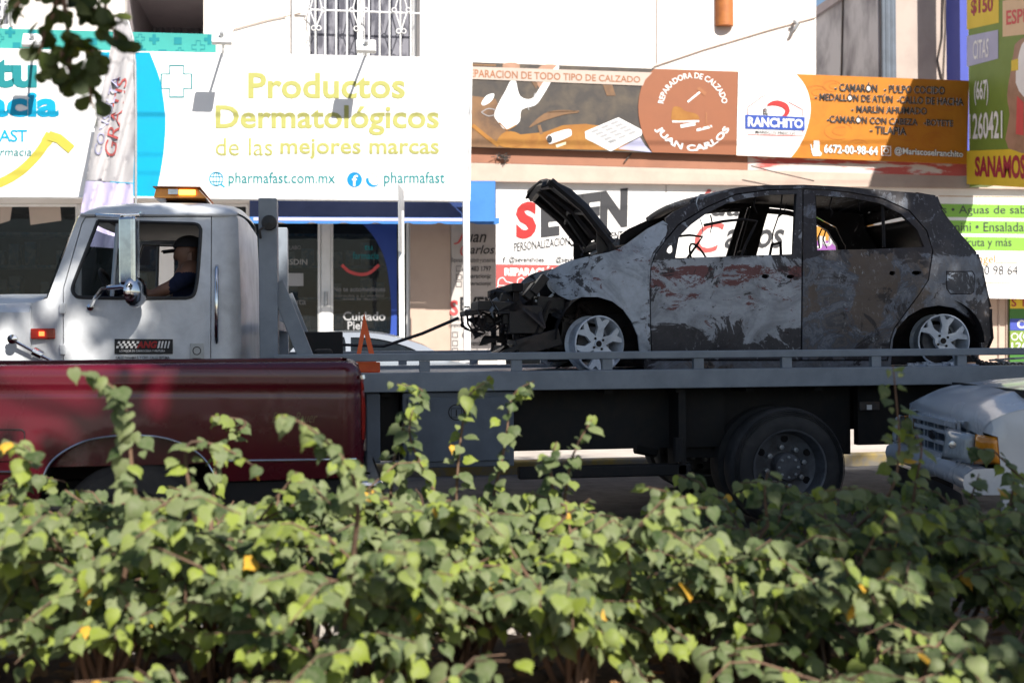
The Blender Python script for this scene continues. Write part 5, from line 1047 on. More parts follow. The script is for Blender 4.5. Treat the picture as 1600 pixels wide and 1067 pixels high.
for k in range(len(P) - 1):
    a, b = Vector(P[k]), Vector(P[k + 1]); c = (a + b) / 2; dv = (b - a).normalized(); sv = dv.cross(Vector((0, 1, 0)) if k % 2 else Vector((0, 0, 1))).normalized(); l = (b - a).length * .72
    m.tube([c + dv * (l * math.cos(t * math.pi / 5)) + sv * (.018 * math.sin(t * math.pi / 5)) for t in range(11)], .007, 5)
o = m.build('tie_down_chain', M['darkiron']); tag(o, 'dark iron tie down chain stretched behind the burnt car', 'chain')
m = MB(); m.tube([at(1556, 562, TY + .8), at(1600, 574, TY + .5), at(1640, 576, TY + .4)], .012, 6); m.tube([at(1545, 563, TY + .9), at(1585, 560, TY + .8), at(1650, 556, TY + .9)], .009, 6); m.box(at(1560, 570, TY + .6).x, at(1640, 570, TY + .6).x, TY + .55, TY + .9, 1.06, 1.09); o = m.build('tow_strap', M['grey']); tag(o, 'pale loose tow strap on the rear end of the deck', 'strap')
# ------------------------------------------------------------------ driver
def person():
    hx_ = at(296, 400, CY + .42); y = CY + .42; base = Vector((hx_.x + .03, y, 1.25))
    J = {}; Vv = []; Ed = []; Rr = []
    def jt(n, p, r, par=None):
        J[n] = len(Vv); Vv.append(Vector(p)); Rr.append(r if isinstance(r, tuple) else (r, r))
        if par is not None: Ed.append((J[par], J[n]))
    h = Vector((hx_.x, y, hx_.z))
    jt('pelvis', base + Vector((0, 0, .08)), (.15, .17)); jt('belly', base + Vector((.01, 0, .24)), (.14, .17), 'pelvis'); jt('chest', base + Vector((0, 0, .42)), (.135, .18), 'belly'); jt('collar', base + Vector((-.01, 0, .54)), (.085, .11), 'chest')
    jt('neck', h + Vector((.015, 0, -.135)), .055, 'collar'); jt('jaw', h + Vector((-.012, 0, -.07)), (.062, .058), 'neck'); jt('face', h + Vector((-.015, 0, .0)), (.088, .074), 'jaw'); jt('crown', h + Vector((-.005, 0, .07)), (.085, .072), 'face'); jt('top', h + Vector((.0, 0, .10)), (.05, .045), 'crown'); jt('nose', h + Vector((-.108, 0, -.015)), .014, 'face'); jt('chin', h + Vector((-.07, 0, -.09)), .026, 'jaw')
    for s, nm_ in ((-1, 'l'), (1, 'r')):
        jt(nm_ + 'sh', base + Vector((-.01, s * .19, .49)), .072, 'collar')
        if s < 0: el = at(270, 448, CY + .16); el.z = min(el.z, 1.68); wr = at(238, 460, CY + .20)
        else: el = base + Vector((-.20, .26, .28)); wr = swc + Vector((.02, .20, .06))
        jt(nm_ + 'el', el, .048, nm_ + 'sh'); jt(nm_ + 'fo', el * .5 + wr * .5, .044, nm_ + 'el'); jt(nm_ + 'wr', wr, .030, nm_ + 'fo')
        dv = (swc + Vector((0, s * .20, .05)) - wr); dv = dv.normalized() if dv.length > .05 else Vector((-1, 0, -.3)).normalized()
        pm_ = wr + dv * .07; jt(nm_ + 'palm', pm_, (.038, .022), nm_ + 'wr')
        for f in range(4):
            o = Vector((0, 0, .026 - .017 * f)); l = (.075, .085, .08, .065)[f]
            jt(nm_ + 'f%da' % f, pm_ + dv * .035 + o, .010, nm_ + 'palm'); jt(nm_ + 'f%db' % f, pm_ + dv * (.035 + l * .55) + o + Vector((0, 0, -.008)), .009, nm_ + 'f%da' % f); jt(nm_ + 'f%dc' % f, pm_ + dv * (.03 + l * .75) + o + Vector((.0, s * -.015, -.03)), .008, nm_ + 'f%db' % f)
        jt(nm_ + 'ta', pm_ + Vector((0, s * -.03, .03)), .012, nm_ + 'palm'); jt(nm_ + 'tb', pm_ + dv * .035 + Vector((0, s * -.045, .035)), .010, nm_ + 'ta')
        jt(nm_ + 'hip', base + Vector((-.03, s * .10, .05)), .10, 'pelvis'); jt(nm_ + 'knee', base + Vector((-.48, s * .14, .10)), .068, nm_ + 'hip'); jt(nm_ + 'ank', base + Vector((-.62, s * .14, -.32)), .042, nm_ + 'knee'); jt(nm_ + 'toe', base + Vector((-.80, s * .14, -.36)), .035, nm_ + 'ank')
    me = bpy.data.meshes.new('body'); me.from_pydata([tuple(v) for v in Vv], Ed, []); o = bpy.data.objects.new('tmpbody', me); COL.objects.link(o)
    sk = o.modifiers.new('skin', 'SKIN')
    if not me.skin_vertices:
        pass
    sv = me.skin_vertices[0].data
    for i, r in enumerate(Rr): sv[i].radius = r
    sv[0].use_root = True
    ss = o.modifiers.new('sub', 'SUBSURF'); ss.levels = 3; ss.render_levels = 3
    dg = bpy.context.evaluated_depsgraph_get(); dg.update(); m2 = bpy.data.meshes.new_from_object(o.evaluated_get(dg))
    V = [tuple(v.co) for v in m2.vertices]; F = [tuple(p.vertices) for p in m2.polygons]; bpy.data.objects.remove(o)
    root = thing('person', 'driver in a navy shirt and dark cap sitting at the tow truck window', 'person', (base.x, y, base.z))
    bo = mk('body', V, F, [M['skin'], M['shirt'], M['trousers']], root, smooth=180)
    el_z = 1e9
    for p in bo.data.polygons:
        c = Vector(p.center) + base
        upper = c.z > base.z + .14 and c.z < h.z - .125
        neararm = (c - Vv[J['lel']]).length < .30 and c.x < Vv[J['lel']].x - .02 or (c - Vv[J['rel']]).length < .3 and c.x < Vv[J['rel']].x - .02
        p.material_index = 0 if c.z >= h.z - .125 else (0 if neararm and c.z > base.z + .15 else (1 if upper else 2))
    m = MB()
    cp_ = h + Vector((0, 0, .075)); rows = []
    for i in range(7):
        t = math.pi / 2 * i / 6; rows.append([cp_ + Vector((.108 * math.cos(t) * math.cos(a), .092 * math.cos(t) * math.sin(a), .085 * math.sin(t) - .02)) for a in [2 * math.pi * k / 20 for k in range(21)]])
    m.grid(rows); m.grid([[cp_ + Vector((-.09 - .09 * u, v * .07, -.025 - .012 * u - .02 * abs(v))) for v in (-1, -.5, 0, .5, 1)] for u in (0, .5, 1)])
    m.build('cap', M['trousers'], root, smooth=60)
    for s in (-1, 1):
        MB().lathe(h + Vector((-.083, s * .032, .012)), [(0, -.01), (.011, 0), (0, .01)], 'x', 10).build('eye', M['black'], root)
        MB().obox(h + Vector((.012, s * .078, -.01)), (.018, 0, .004), (0, .007, 0), (0, 0, .030)).build('ear', M['skin'], root, bevel=.006)
    return root
person()
# ------------------------------------------------------------------ maroon pickup in front
def road_wheel(root, c, sgn, R=.36, rimmat=None, rr=.2):
    t = MB().lathe(c, [(rr, .03 * sgn), (rr + .03, .0), (R - .04, .0), (R - .008, .03 * sgn), (R, .06 * sgn), (R, .17 * sgn), (R - .02, .21 * sgn), (rr, .22 * sgn)], 'y', 40).build('wheel', M['tyre'], root, smooth=35)
    m = MB(); m.lathe(c, [(rr, .02 * sgn), (rr - .015, .025 * sgn), (rr - .03, .06 * sgn), (.12, .05 * sgn), (.07, .03 * sgn), (.0, .025 * sgn)], 'y', 32)
    for k in range(5): a_ = 2 * math.pi * k / 5; m.lathe((c[0] + .055 * math.cos(a_), c[1] + .028 * sgn, c[2] + .055 * math.sin(a_)), [(0, -.012 * sgn), (.01, -.01 * sgn), (.01, .01 * sgn)], 'y', 6)
    m.build('rim', rimmat or M['rim'], t, smooth=35)
PY = 5.75; PC = PY + .93
pc = at(205, 800, PY)
pk = thing('pickup_truck', 'dark maroon pickup truck seen from its load bed side in front of the tow truck', 'pickup', (pc.x, PC, 0))
def po(px, py):
    o = 0.0
    if px > 535: o += .10 * ((px - 535) / 35.0) ** 2.2
    if py < 582: o += .035 * ((582 - py) / 16.0) ** 2
    if 605 < py < 612: o += .012
    if py >= 612: o += .006 + .03 * ((py - 612) / 190.0) ** 2
    if 426 < px < 432 and py > 606: o += .004
    return o
arch = [(60, 800)] + spl([(62, 765), (74, 730), (95, 708), (130, 690), (170, 682), (215, 680), (255, 684), (290, 696), (318, 716), (336, 745), (343, 775), (344, 800)], 4)
bed = [(-330, 800), (-330, 572), (0, 572), (540, 565), (552, 567), (562, 576), (567, 592), (570, 640), (569, 700), (566, 745), (345, 752)] + arch[::-1]
panel('bed_side', bed, [], PY, po, .03, M['maroonpaint'], pk, 7, PC, smooth=50)
a = at(-330, 570, PY); b = at(566, 570, PY)
m = MB()
for yy in (PY + .035, 2 * PC - PY - .12): MB().box(a.x, b.x - .07, yy, yy + .085, 1.16, at(300, 567.5, PY + .04).z).build('bed_rail', M['maroonpaint'], pk, bevel=.012)
m = MB(); m.box(a.x, b.x - .06, PY + .1, 2 * PC - PY - .1, .72, .76); m.box(a.x, a.x + .04, PY + .1, 2 * PC - PY - .1, .76, 1.17)
for yy in (PY + .10, 2 * PC - PY - .13): m.box(a.x + .04, b.x - .06, yy, yy + .03, .76, 1.158)
m.build('bed_floor', M['maroonpaint'], pk)
MB().box(b.x - .055, b.x - .012, PY + .12, 2 * PC - PY - .12, .62, at(540, 567, PY + .1).z).build('tailgate', M['maroonpaint'], pk, bevel=.015)
tl = panel('tail_lamp', [(564, 590), (568, 592), (571.5, 640), (570.5, 688), (566, 686)], [], PY - .006, po, .03, M['redlens'], pk, 6)
m = MB(); m.tube([at(566, 586, PY + .05), at(567, 592, PY + .05)], .012, 6); m.build('tailgate_latch', M['chrome'], pk)
# chrome trims, wheel arch lip, filler door, script
def strip(name, pts, r, mat, par=pk, o=.006):
    return MB().tube([at(x, y, PY + po(x, y) - o) for x, y in pts], r, 6).build(name, mat, par, smooth=60)
strip('chrome_trim', [(x, 720 - .014 * (x - 344)) for x in range(346, 566, 15)], .006, M['chrome']); strip('chrome_trim', [(x, 737 + .0 * x) for x in range(-330, 60, 30)], .006, M['chrome'])
strip('arch_lip', arch[2:-2], .006, M['chrome'])
fdq = [(0, 671), (34, 671), (38.5, 675), (38.5, 716), (34, 720), (-8, 720), (-8, 671)]
panel('filler_door', fdq, [], PY - .002, lambda x, y: po(20, 690), .006, M['maroonpaint'], pk, 8); strip('filler_gap', fdq + [fdq[0]], .0028, M['black'], pk, .003)
strip('body_crease', [(x, 612.5 - .013 * x) for x in range(-330, 560, 20)], .0035, M['black'], pk, -.008)
EB = (0, PY + .002, 0)
text('Eddie Bauer', (425, 644, 496, 660), EB, M['dimgold'], pk, -.008, .45, .004); flush_text()
panel('sill', [(345, 754), (565, 748), (560, 785), (345, 792)], [], PY + .06, z0, .03, M['chassis'], pk, 30, PC)
panel('running_board', [(-330, 794), (52, 794), (48, 806), (-330, 808)], [], PY - .03, z0, .12, M['clay'], pk, 30, PC)
m = MB(); x = at(562, 760, PY).x; m.box(x - .02, x + .12, PY + .08, 2 * PC - PY - .08, .48, .62); m.build('rear_bumper', M['chrome'], pk, bevel=.02)
for yy, sg_ in ((PY + .09, 1), (2 * PC - PY - .09, -1)): road_wheel(pk, (pc.x, yy, .37), sg_, .37); road_wheel(pk, (pc.x - 3.5, yy, .37), sg_, .37)
m = MB(); m.tube([(pc.x, PY + .2, .37), (pc.x, 2 * PC - PY - .2, .37)], .06, 8); m.box(pc.x - 4.2, pc.x + 1.1, PY + .4, PY + .5, .5, .62); m.box(pc.x - 4.2, pc.x + 1.1, 2 * PC - PY - .5, 2 * PC - PY - .4, .5, .62)
ar = [(pc.x + .47 * math.cos(math.pi * k / 14), .42 + .50 * math.sin(math.pi * k / 14)) for k in range(15)]
for y_ in (PY + .06, 2 * PC - PY - .36): m.grid([[(x, y_, z), (x, y_ + .3, z)] for x, z in ar])
m.build('chassis_frame', M['chassis'], pk)
# cab of the pickup, ahead of the bed
X0 = a.x - .03
def side(pts, holes, name, mat):
    # simple world-space side sheet at the two flanks
    for yy, t in ((PY, .04), (2 * PC - PY - .04, .04)):
        m = MB(); m.prism([(X0 + x, yy + (.12 if z > 1.25 else 0) * (1 if yy < PC else -1), z) for x, z in pts], (0, t, 0)); m.build(name, mat, pk, bevel=.01)
side([(0, .5), (0, 1.2), (-1.55, 1.2), (-1.55, .5)], [], 'cab_side', M['maroonpaint']); side([(-1.56, .78), (-1.56, 1.16), (-2.0, 1.14), (-2.85, 1.06), (-2.85, .55), (-2.75, .55), (-2.62, .80)], [], 'front_fender', M['maroonpaint'])
m = MB(); m.grid([[(X0 + x, PY + .12, z), (X0 + x, PC, z + .02), (X0 + x, 2 * PC - PY - .12, z)] for x, z in ((0, 1.2), (-.05, 1.74), (-.3, 1.80), (-1.0, 1.78))]); m.build('cab_roof', M['maroonpaint'], pk, smooth=60)
m = MB(); m.grid([[(X0 + x, PY + .06, z), (X0 + x, PC, z + .03), (X0 + x, 2 * PC - PY - .06, z)] for x, z in ((-1.56, 1.17), (-2.85, 1.06), (-2.88, .6))]); m.build('bonnet', M['maroonpaint'], pk, smooth=60)
m = MB(); m.grid([[(X0 - 1.0, PY + .14, 1.77), (X0 - 1.0, 2 * PC - PY - .14, 1.77)], [(X0 - 1.56, PY + .1, 1.18), (X0 - 1.56, 2 * PC - PY - .1, 1.18)]])
for yy in (PY + .125, 2 * PC - PY - .125): m.add([(X0 - .08, yy, 1.2), (X0 - .1, yy, 1.74), (X0 - 1.0, yy, 1.76), (X0 - 1.54, yy, 1.2)], [(0, 1, 2, 3)])
m.build('window', M['carglass'], pk)
# ------------------------------------------------------------------ pale pickup entering at the right
GY = 5.78; GC = GY + .86
gw = thing('pale_pickup', 'pale grey white compact pickup nose with amber corner lamp at the right edge', 'pickup', (at(1700, 800, GY).x, GC, 0))
# plan curve of the nose: distance back from the foremost point as a function of y offset from the centre line
nose = at(1409, 690, GC)                      # foremost middle point of the grille
def sw(v): return .05 * abs(v) ** 2 + .16 * abs(v) ** 5      # v = -1..1 across
xs_near = at(1523, 690, GY + .03).x
def npt(v, back, z): return Vector((nose.x + (sw(v) / .21) * (xs_near - nose.x - .02) * .95 + back, GC + v * (GC - GY - .02), z))
Z = lambda px, py, y=GY: at(px, py, y).z
zg0, zg1 = Z(1470, 664, GY + .2), Z(1470, 725, GY + .2)
# bonnet
rows = []
go = lambda px, py: (.05 * ((700 - py) / 90.0) ** 2 if py < 700 else .0) + (.20 * ((1556 - px) / 40.0) ** 2 if px < 1556 else 0)
FT = [(1526, 674), (1531, 667), (1545, 656), (1561, 648), (1580, 641), (1600, 636), (1660, 627), (1760, 618)]; F3 = [at(x, y, GY + go(x, y) - .004) for x, y in FT]; fl0 = F3[0]
for i, p in enumerate(F3):
    sI = min(1, max(0, (p.x - fl0.x) / .9)); bow = (fl0.x - nose.x - .015) * (1 - sI ** .6); cr = (zg0 + .012 - fl0.z) * (1 - sI) + .085 * sI ** .5; r = []
    for j in range(33):
        v = -1 + 2 * j / 32; ridge = .016 * math.exp(-((abs(v) - .62) / .10) ** 2) * min(1, sI * 5)
        r.append((p.x - bow * (1 - v * v), GC + v * (GC - p.y), p.z + cr * (1 - abs(v) ** 2.4) + ridge))
    rows.append(r)
lip = [(q[0] + .004, q[1], q[2] - .03) for q in rows[0]]; rows.insert(0, lip)
bon = MB().grid(rows).build('bonnet', M['whitecar'], gw, smooth=60)
# near fender side panel
go = lambda px, py: (.05 * ((700 - py) / 90.0) ** 2 if py < 700 else .0) + (.20 * ((1556 - px) / 40.0) ** 2 if px < 1556 else 0)
fpl = [(1526, 674), (1531, 667), (1545, 656), (1561, 648), (1580, 641), (1600, 636), (1660, 627), (1760, 618), (1760, 800), (1755, 760), (1735, 730), (1700, 715), (1665, 730), (1640, 760), (1636, 800), (1563, 800), (1563, 744), (1560, 728), (1556, 682)]
panel('front_fender', fpl, [], GY, go, .03, M['whitecar'], gw, 9, GC)
# grille surround, bars, badge
def nq(v0, v1, z0_, z1_, off, n=10, th=.03):
    rows = []
    for k in range(n + 1):
        v = v0 + (v1 - v0) * k / n; p = npt(v, -off, z0_); rows.append([p, Vector((p.x, p.y, z1_)), Vector((p.x + th, p.y, z1_)), Vector((p.x + th, p.y, z0_)), p])
    return rows
m = MB(); m.grid(nq(-.56, .56, zg0 - .035, zg0 - .004, .012)); m.grid(nq(-.56, .56, zg1 - .02, zg1 + .012, .012)); 
for v in (-.56, .53): m.grid(nq(v, v + .03, zg1, zg0 - .01, .012, 2))
gs = m.build('grille', M['whitecar'], gw, smooth=40)
m = MB(); hgt = zg0 - zg1
for f in (.33, .64): m.grid(nq(-.53, .53, zg1 + hgt * f - .011, zg1 + hgt * f + .011, .006, th=.02))
for v in (-.27, 0, .27): m.grid(nq(v - .014, v + .014, zg1, zg0 - .03, .004, 2, .02))
m.build('grille_bar', M['whitecar'], gs, smooth=40); m = MB(); m.grid(nq(-.6, .6, zg1 - .02, zg0 - .01, -.05)); m.build('grille_mesh', M['boxblue'], gs)
m = MB(); c = npt(0, -.022, (zg0 + zg1) / 2); m.lathe((c.x, c.y, c.z), [(0, -.006), (.04, -.002), (.045, .006)], 'x', 24, Matrix.Diagonal((1, 1.5, .62))); m.build('badge', M['black'], gs, smooth=40)
# lamp and corner lamp on the near side (and its twin)
def lampquad(name, corners, mat, par, th=.04, mir=True, inset=0):
    P = [Vector(p) for p in corners]; o = MB().prism(P, (th, th * .3, 0)).build(name, mat, par, bevel=.008)
    if mir: o2 = MB().prism([Vector((p.x, 2 * GC - p.y, p.z)) for p in P][::-1], (th, -th * .3, 0)).build(name, mat, par, bevel=.008)
    return o
def lampshell(name, c, mat, bulge, n=8, lift=0.0):
    c = [Vector(p) for p in c]; nn = (c[1] - c[0]).cross(c[3] - c[0]).normalized()
    if nn.y > 0: nn = -nn
    for s_ in (0, 1):
        rows = []
        for i in range(n + 1):
            u = i / n; r = []
            for j in range(n + 1):
                v = j / n; p = (c[0] * (1 - u) + c[1] * u) * (1 - v) + (c[3] * (1 - u) + c[2] * u) * v
                e = min(1, 6 * min(u, 1 - u, v, 1 - v)); p = p + nn * (bulge * (e ** .5) * (.6 + 1.6 * u * (1 - u)) - .012 * (1 - e) - lift); r.append(Vector((p.x, 2 * GC - p.y, p.z)) if s_ else p)
            rows.append(r)
        o = MB().grid(rows).build(name, mat, gw, smooth=60); q = o.modifiers.new('thick', 'SOLIDIFY'); q.thickness = .01
A = [at(1456, 668, GY + .34), at(1511, 678, GY + .12), at(1509, 724, GY + .12), at(1448, 717, GY + .34)]
lampshell('headlamp', A, M['clear'], .022); 
B = [at(1513, 678, GY + .115), at(1553, 682, GY - .004), at(1558, 724.5, GY - .004), at(1511, 725, GY + .115)]
lampshell('corner_lamp', B, M['amber'], .016)
m = MB(); c_ = (A[0] + A[1] + A[2] + A[3]) / 4; m.lathe(c_ + Vector((-.028, -.028, .008)), [(0, -.004), (.018, -.002), (.022, .004)], 'y', 14); m.build('lamp_bulb', M['lampback'], gw)
m = MB(); m.grid(nq(-.6, -1.0, zg1 - .07, zg1 - .005, .004)); m.grid(nq(.6, 1.0, zg1 - .07, zg1 - .005, .004)); m.grid(nq(-.6, .6, zg1 - .07, zg1 - .022, .004)); m.build('front_valance', M['whitecar'], gw, smooth=40)
m = MB(); m.grid(nq(-.66, -.575, zg1 - .004, zg0 + .01, .008, 3, .05)); m.grid(nq(.575, .66, zg1 - .004, zg0 + .01, .008, 3, .05)); m.build('grille_shell', M['whitecar'], gw, smooth=40)
# bumper
prf = [(-.0, 0), (-.045, .02), (-.055, .06), (-.045, .10), (-.0, .13), (.06, .135)]
zb2 = Z(1450, 752, GY + .2); rows = []
for k in range(25):
    v = -1.03 + 2.06 * k / 24; rows.append([npt(v, b_, zb2 - .05 + h_) for b_, h_ in prf])
m = MB(); m.grid(rows); e1 = [npt(-1.03, b_, zb2 - .05 + h_) for b_, h_ in prf]
m.grid([e1, [p + Vector((.55, .0, 0)) for p in e1]]); m.build('bumper', M['whitecar'], gw, smooth=60)
m = MB(); m.grid([[npt(-1 + 2 * k / 20, -.06, zb2 - .05), npt(-1 + 2 * k / 20, -.02, zb2 - .25)] for k in range(21)]); m.build('air_dam', M['blackplastic'], gw, smooth=60)
gx = nose.x + 1.02
m = MB(); m.box(nose.x + .3, nose.x + 4.6, GY + .25, 2 * GC - GY - .25, .42, .6); m.box(nose.x + .28, nose.x + .32, GY + .2, 2 * GC - GY - .2, .4, 1.0); m.build('chassis_frame', M['chassis'], gw)
for yy, sg_ in ((GY + .05, 1), (2 * GC - GY - .05, -1)): road_wheel(gw, (gx, yy, .34), sg_, .34); road_wheel(gw, (gx + 2.85, yy, .34), sg_, .34)
# cab and bed behind the frame edge
bx0 = nose.x + 1.55
for yy in (GY, 2 * GC - GY - .04):
    MB().box(bx0 + .02, bx0 + 3.3, yy, yy + .04, .5, 1.0).build('body_side', M['whitecar'], gw, bevel=.02)
m = MB(); m.grid([[(bx0 + x, GY + ins, z), (bx0 + x, 2 * GC - GY - ins, z)] for x, z, ins in ((.0, 1.04, .06), (.6, 1.52, .16), (.9, 1.57, .18), (1.5, 1.56, .18), (1.65, 1.0, .06))]); m.build('cab_roof', M['whitecar'], gw, smooth=60)
m = MB(); m.box(bx0 + .05, bx0 + 3.3, GY + .05, 2 * GC - GY - .05, .62, .66)
m.build('bed_floor', M['chassis'], gw)
ga = math.radians(-13); pv = at(1526, 700, GY); pv.z = 0
gl_ = gw.location - pv; gw.location = pv + Matrix.Rotation(ga, 3, 'Z') @ gl_; gw.rotation_euler.z = ga
# ------------------------------------------------------------------ silver car parked behind the truck
SY = 12.05; SCn = SY + .84
sc_ = thing('silver_car', 'silver sedan parked by the pharmacy kerb half hidden behind the truck deck', 'car', at(560, 640, SY + .8))
so = lambda px, py: .24 * max(0, (562 - py) / 42.0) ** 1.2
body = [(400, 655), (398, 590), (408, 568), (445, 562)] + spl([(446, 558), (462, 540), (480, 529), (500, 522.5), (535, 520), (570, 520), (600, 523), (635, 531), (665, 541), (692, 555), (706, 564)], 4) + [(740, 570), (765, 580), (770, 600), (768, 655), (736, 655), (728, 622), (705, 612), (682, 622), (674, 655), (502, 655), (494, 622), (471, 612), (448, 622), (440, 655)]
sw1 = spl([(462, 558), (476, 541), (492, 532), (515, 527.5), (538, 527), (540, 560)], 3) + [(464, 560)]; sw2 = [(548, 527)] + spl([(548, 527), (580, 528), (612, 534), (645, 545), (668, 558)], 3) + [(548, 561)]
panel('body_side', body, [sw1, sw2], SY, so, .04, M['silver'], sc_, 9, SCn)
panel('window', sw1, [], SY + .02, so, .008, M['carglass'], sc_, 12, SCn); panel('window', sw2, [], SY + .02, so, .008, M['carglass'], sc_, 12, SCn)
def sbridge(name, line, mat, crown=.03):
    rows = []
    for (px, py) in line:
        e = at(px, py, SY + so(px, py)); rows.append([(e.x, SCn + (-1 + 2 * j / 12) * (SCn - e.y), e.z + crown * (1 - (-1 + 2 * j / 12) ** 2)) for j in range(13)])
    return MB().grid(rows).build(name, mat, sc_, smooth=60)
sbridge('roof', [(480, 529), (500, 522.5), (535, 520), (570, 520), (600, 523), (620, 527)], M['silver']); sbridge('windscreen', [(620, 527), (635, 531), (665, 541), (706, 564)], M['carglass']); sbridge('rear_window', [(446, 558), (462, 540), (480, 529)], M['carglass']); sbridge('bonnet', [(706, 564), (740, 570), (765, 580), (770, 600)], M['silver']); sbridge('boot_lid', [(398, 590), (408, 568), (446, 560)], M['silver'])
for px in (471, 705):
    p = at(px, 640, SY)
    for yy, sg_ in ((SY + .02, 1), (2 * SCn - SY - .02, -1)): road_wheel(sc_, (p.x, yy, .41), sg_, .31, None, .19)
m = MB(); m.box(at(410, 650, SY).x, at(765, 650, SY).x, SY + .2, 2 * SCn - SY - .2, .28, .5); m.build('underbody', M['chassis'], sc_)
# ------------------------------------------------------------------ plants
_y = [-.08, .06, .30, .55, .76, .92, 1.18]; _x = [.22, .43, .51, .42, .25, .10, 0]
LV = np.array([(0, .0, .0), (0, .20, .03), (0, .42, .045), (0, .65, .03), (0, .83, -.01), (0, .95, -.05), (0, 1.18, -.15)] + [(-x, y, -.10 * x - .10 * y * y) for x, y in zip(_x[:6], _y[:6])] + [(x, y, -.10 * x - .10 * y * y) for x, y in zip(_x[:6], _y[:6])])
LF = [(k, k + 1, 7 + k + 1, 7 + k) for k in range(5)] + [(5, 6, 12, 12)] + [(k + 1, k, 13 + k, 13 + k + 1) for k in range(5)] + [(6, 5, 18, 18)]
LF = [f for f in LF if len(set(f)) == 4]; LT3 = [(5, 6, 12), (6, 5, 18)]
OLF = [(0, 1, 5, 4), (1, 2, 6, 5), (2, 3, 7, 6), (0, 8, 9, 1), (1, 9, 10, 2), (2, 10, 11, 3)]
OV = np.array([(0, 0, 0), (0, .35, -.02), (0, .72, -.03), (0, 1.0, -.05), (-.06, .05, .0), (-.16, .30, .04), (-.27, .66, .06), (-.17, .93, .0), (.06, .05, .0), (.16, .30, .04), (.27, .66, .06), (.17, .93, .0)])
def leaves(name, pos, dr, nr, size, tint, mat, parent, shape=None):
    T = LV if shape is None else shape
    pos = np.asarray(pos, float); dr = np.asarray(dr, float); nr = np.asarray(nr, float); n = len(pos)
    dr /= np.linalg.norm(dr, axis=1)[:, None] + 1e-9; nr = nr - dr * np.sum(nr * dr, 1)[:, None]; nr /= np.linalg.norm(nr, axis=1)[:, None] + 1e-9
    sd = np.cross(dr, nr); V = pos[:, None, :] + (sd[:, None, :] * T[None, :, 0:1] * RNG.uniform(.78, 1.08, (n, 1, 1)) + dr[:, None, :] * T[None, :, 1:2] + nr[:, None, :] * T[None, :, 2:3] * (1.0 + .8 * RNG.normal(size=(n, 1, 1)))) * np.asarray(size)[:, None, None]
    o0 = np.array(wl(parent)); V = V.reshape(-1, 3) - o0; k = len(T)
    Q = (np.arange(n)[:, None, None] * k + np.array(LF if shape is None else OLF)[None]).reshape(-1, 4); T3 = (np.arange(n)[:, None, None] * k + np.array(LT3)[None]).reshape(-1, 3) if shape is None else np.zeros((0, 3), int); F = np.concatenate([Q.ravel(), T3.ravel()]); nf = len(Q) + len(T3); st_ = np.concatenate([np.arange(0, Q.size, 4), Q.size + np.arange(0, T3.size, 3)])
    me = bpy.data.meshes.new(name); me.vertices.add(len(V)); me.vertices.foreach_set('co', V.ravel()); me.loops.add(F.size); me.loops.foreach_set('vertex_index', F.ravel()); me.polygons.add(nf); me.polygons.foreach_set('loop_start', st_)
    me.polygons.foreach_set('use_smooth', np.ones(nf, bool)); a = me.attributes.new('tint', 'FLOAT', 'POINT'); a.data.foreach_set('value', np.repeat(np.asarray(tint, float), k)); me.update(); me.materials.append(mat)
    o = bpy.data.objects.new(name, me); COL.objects.link(o); o.parent = parent; return o
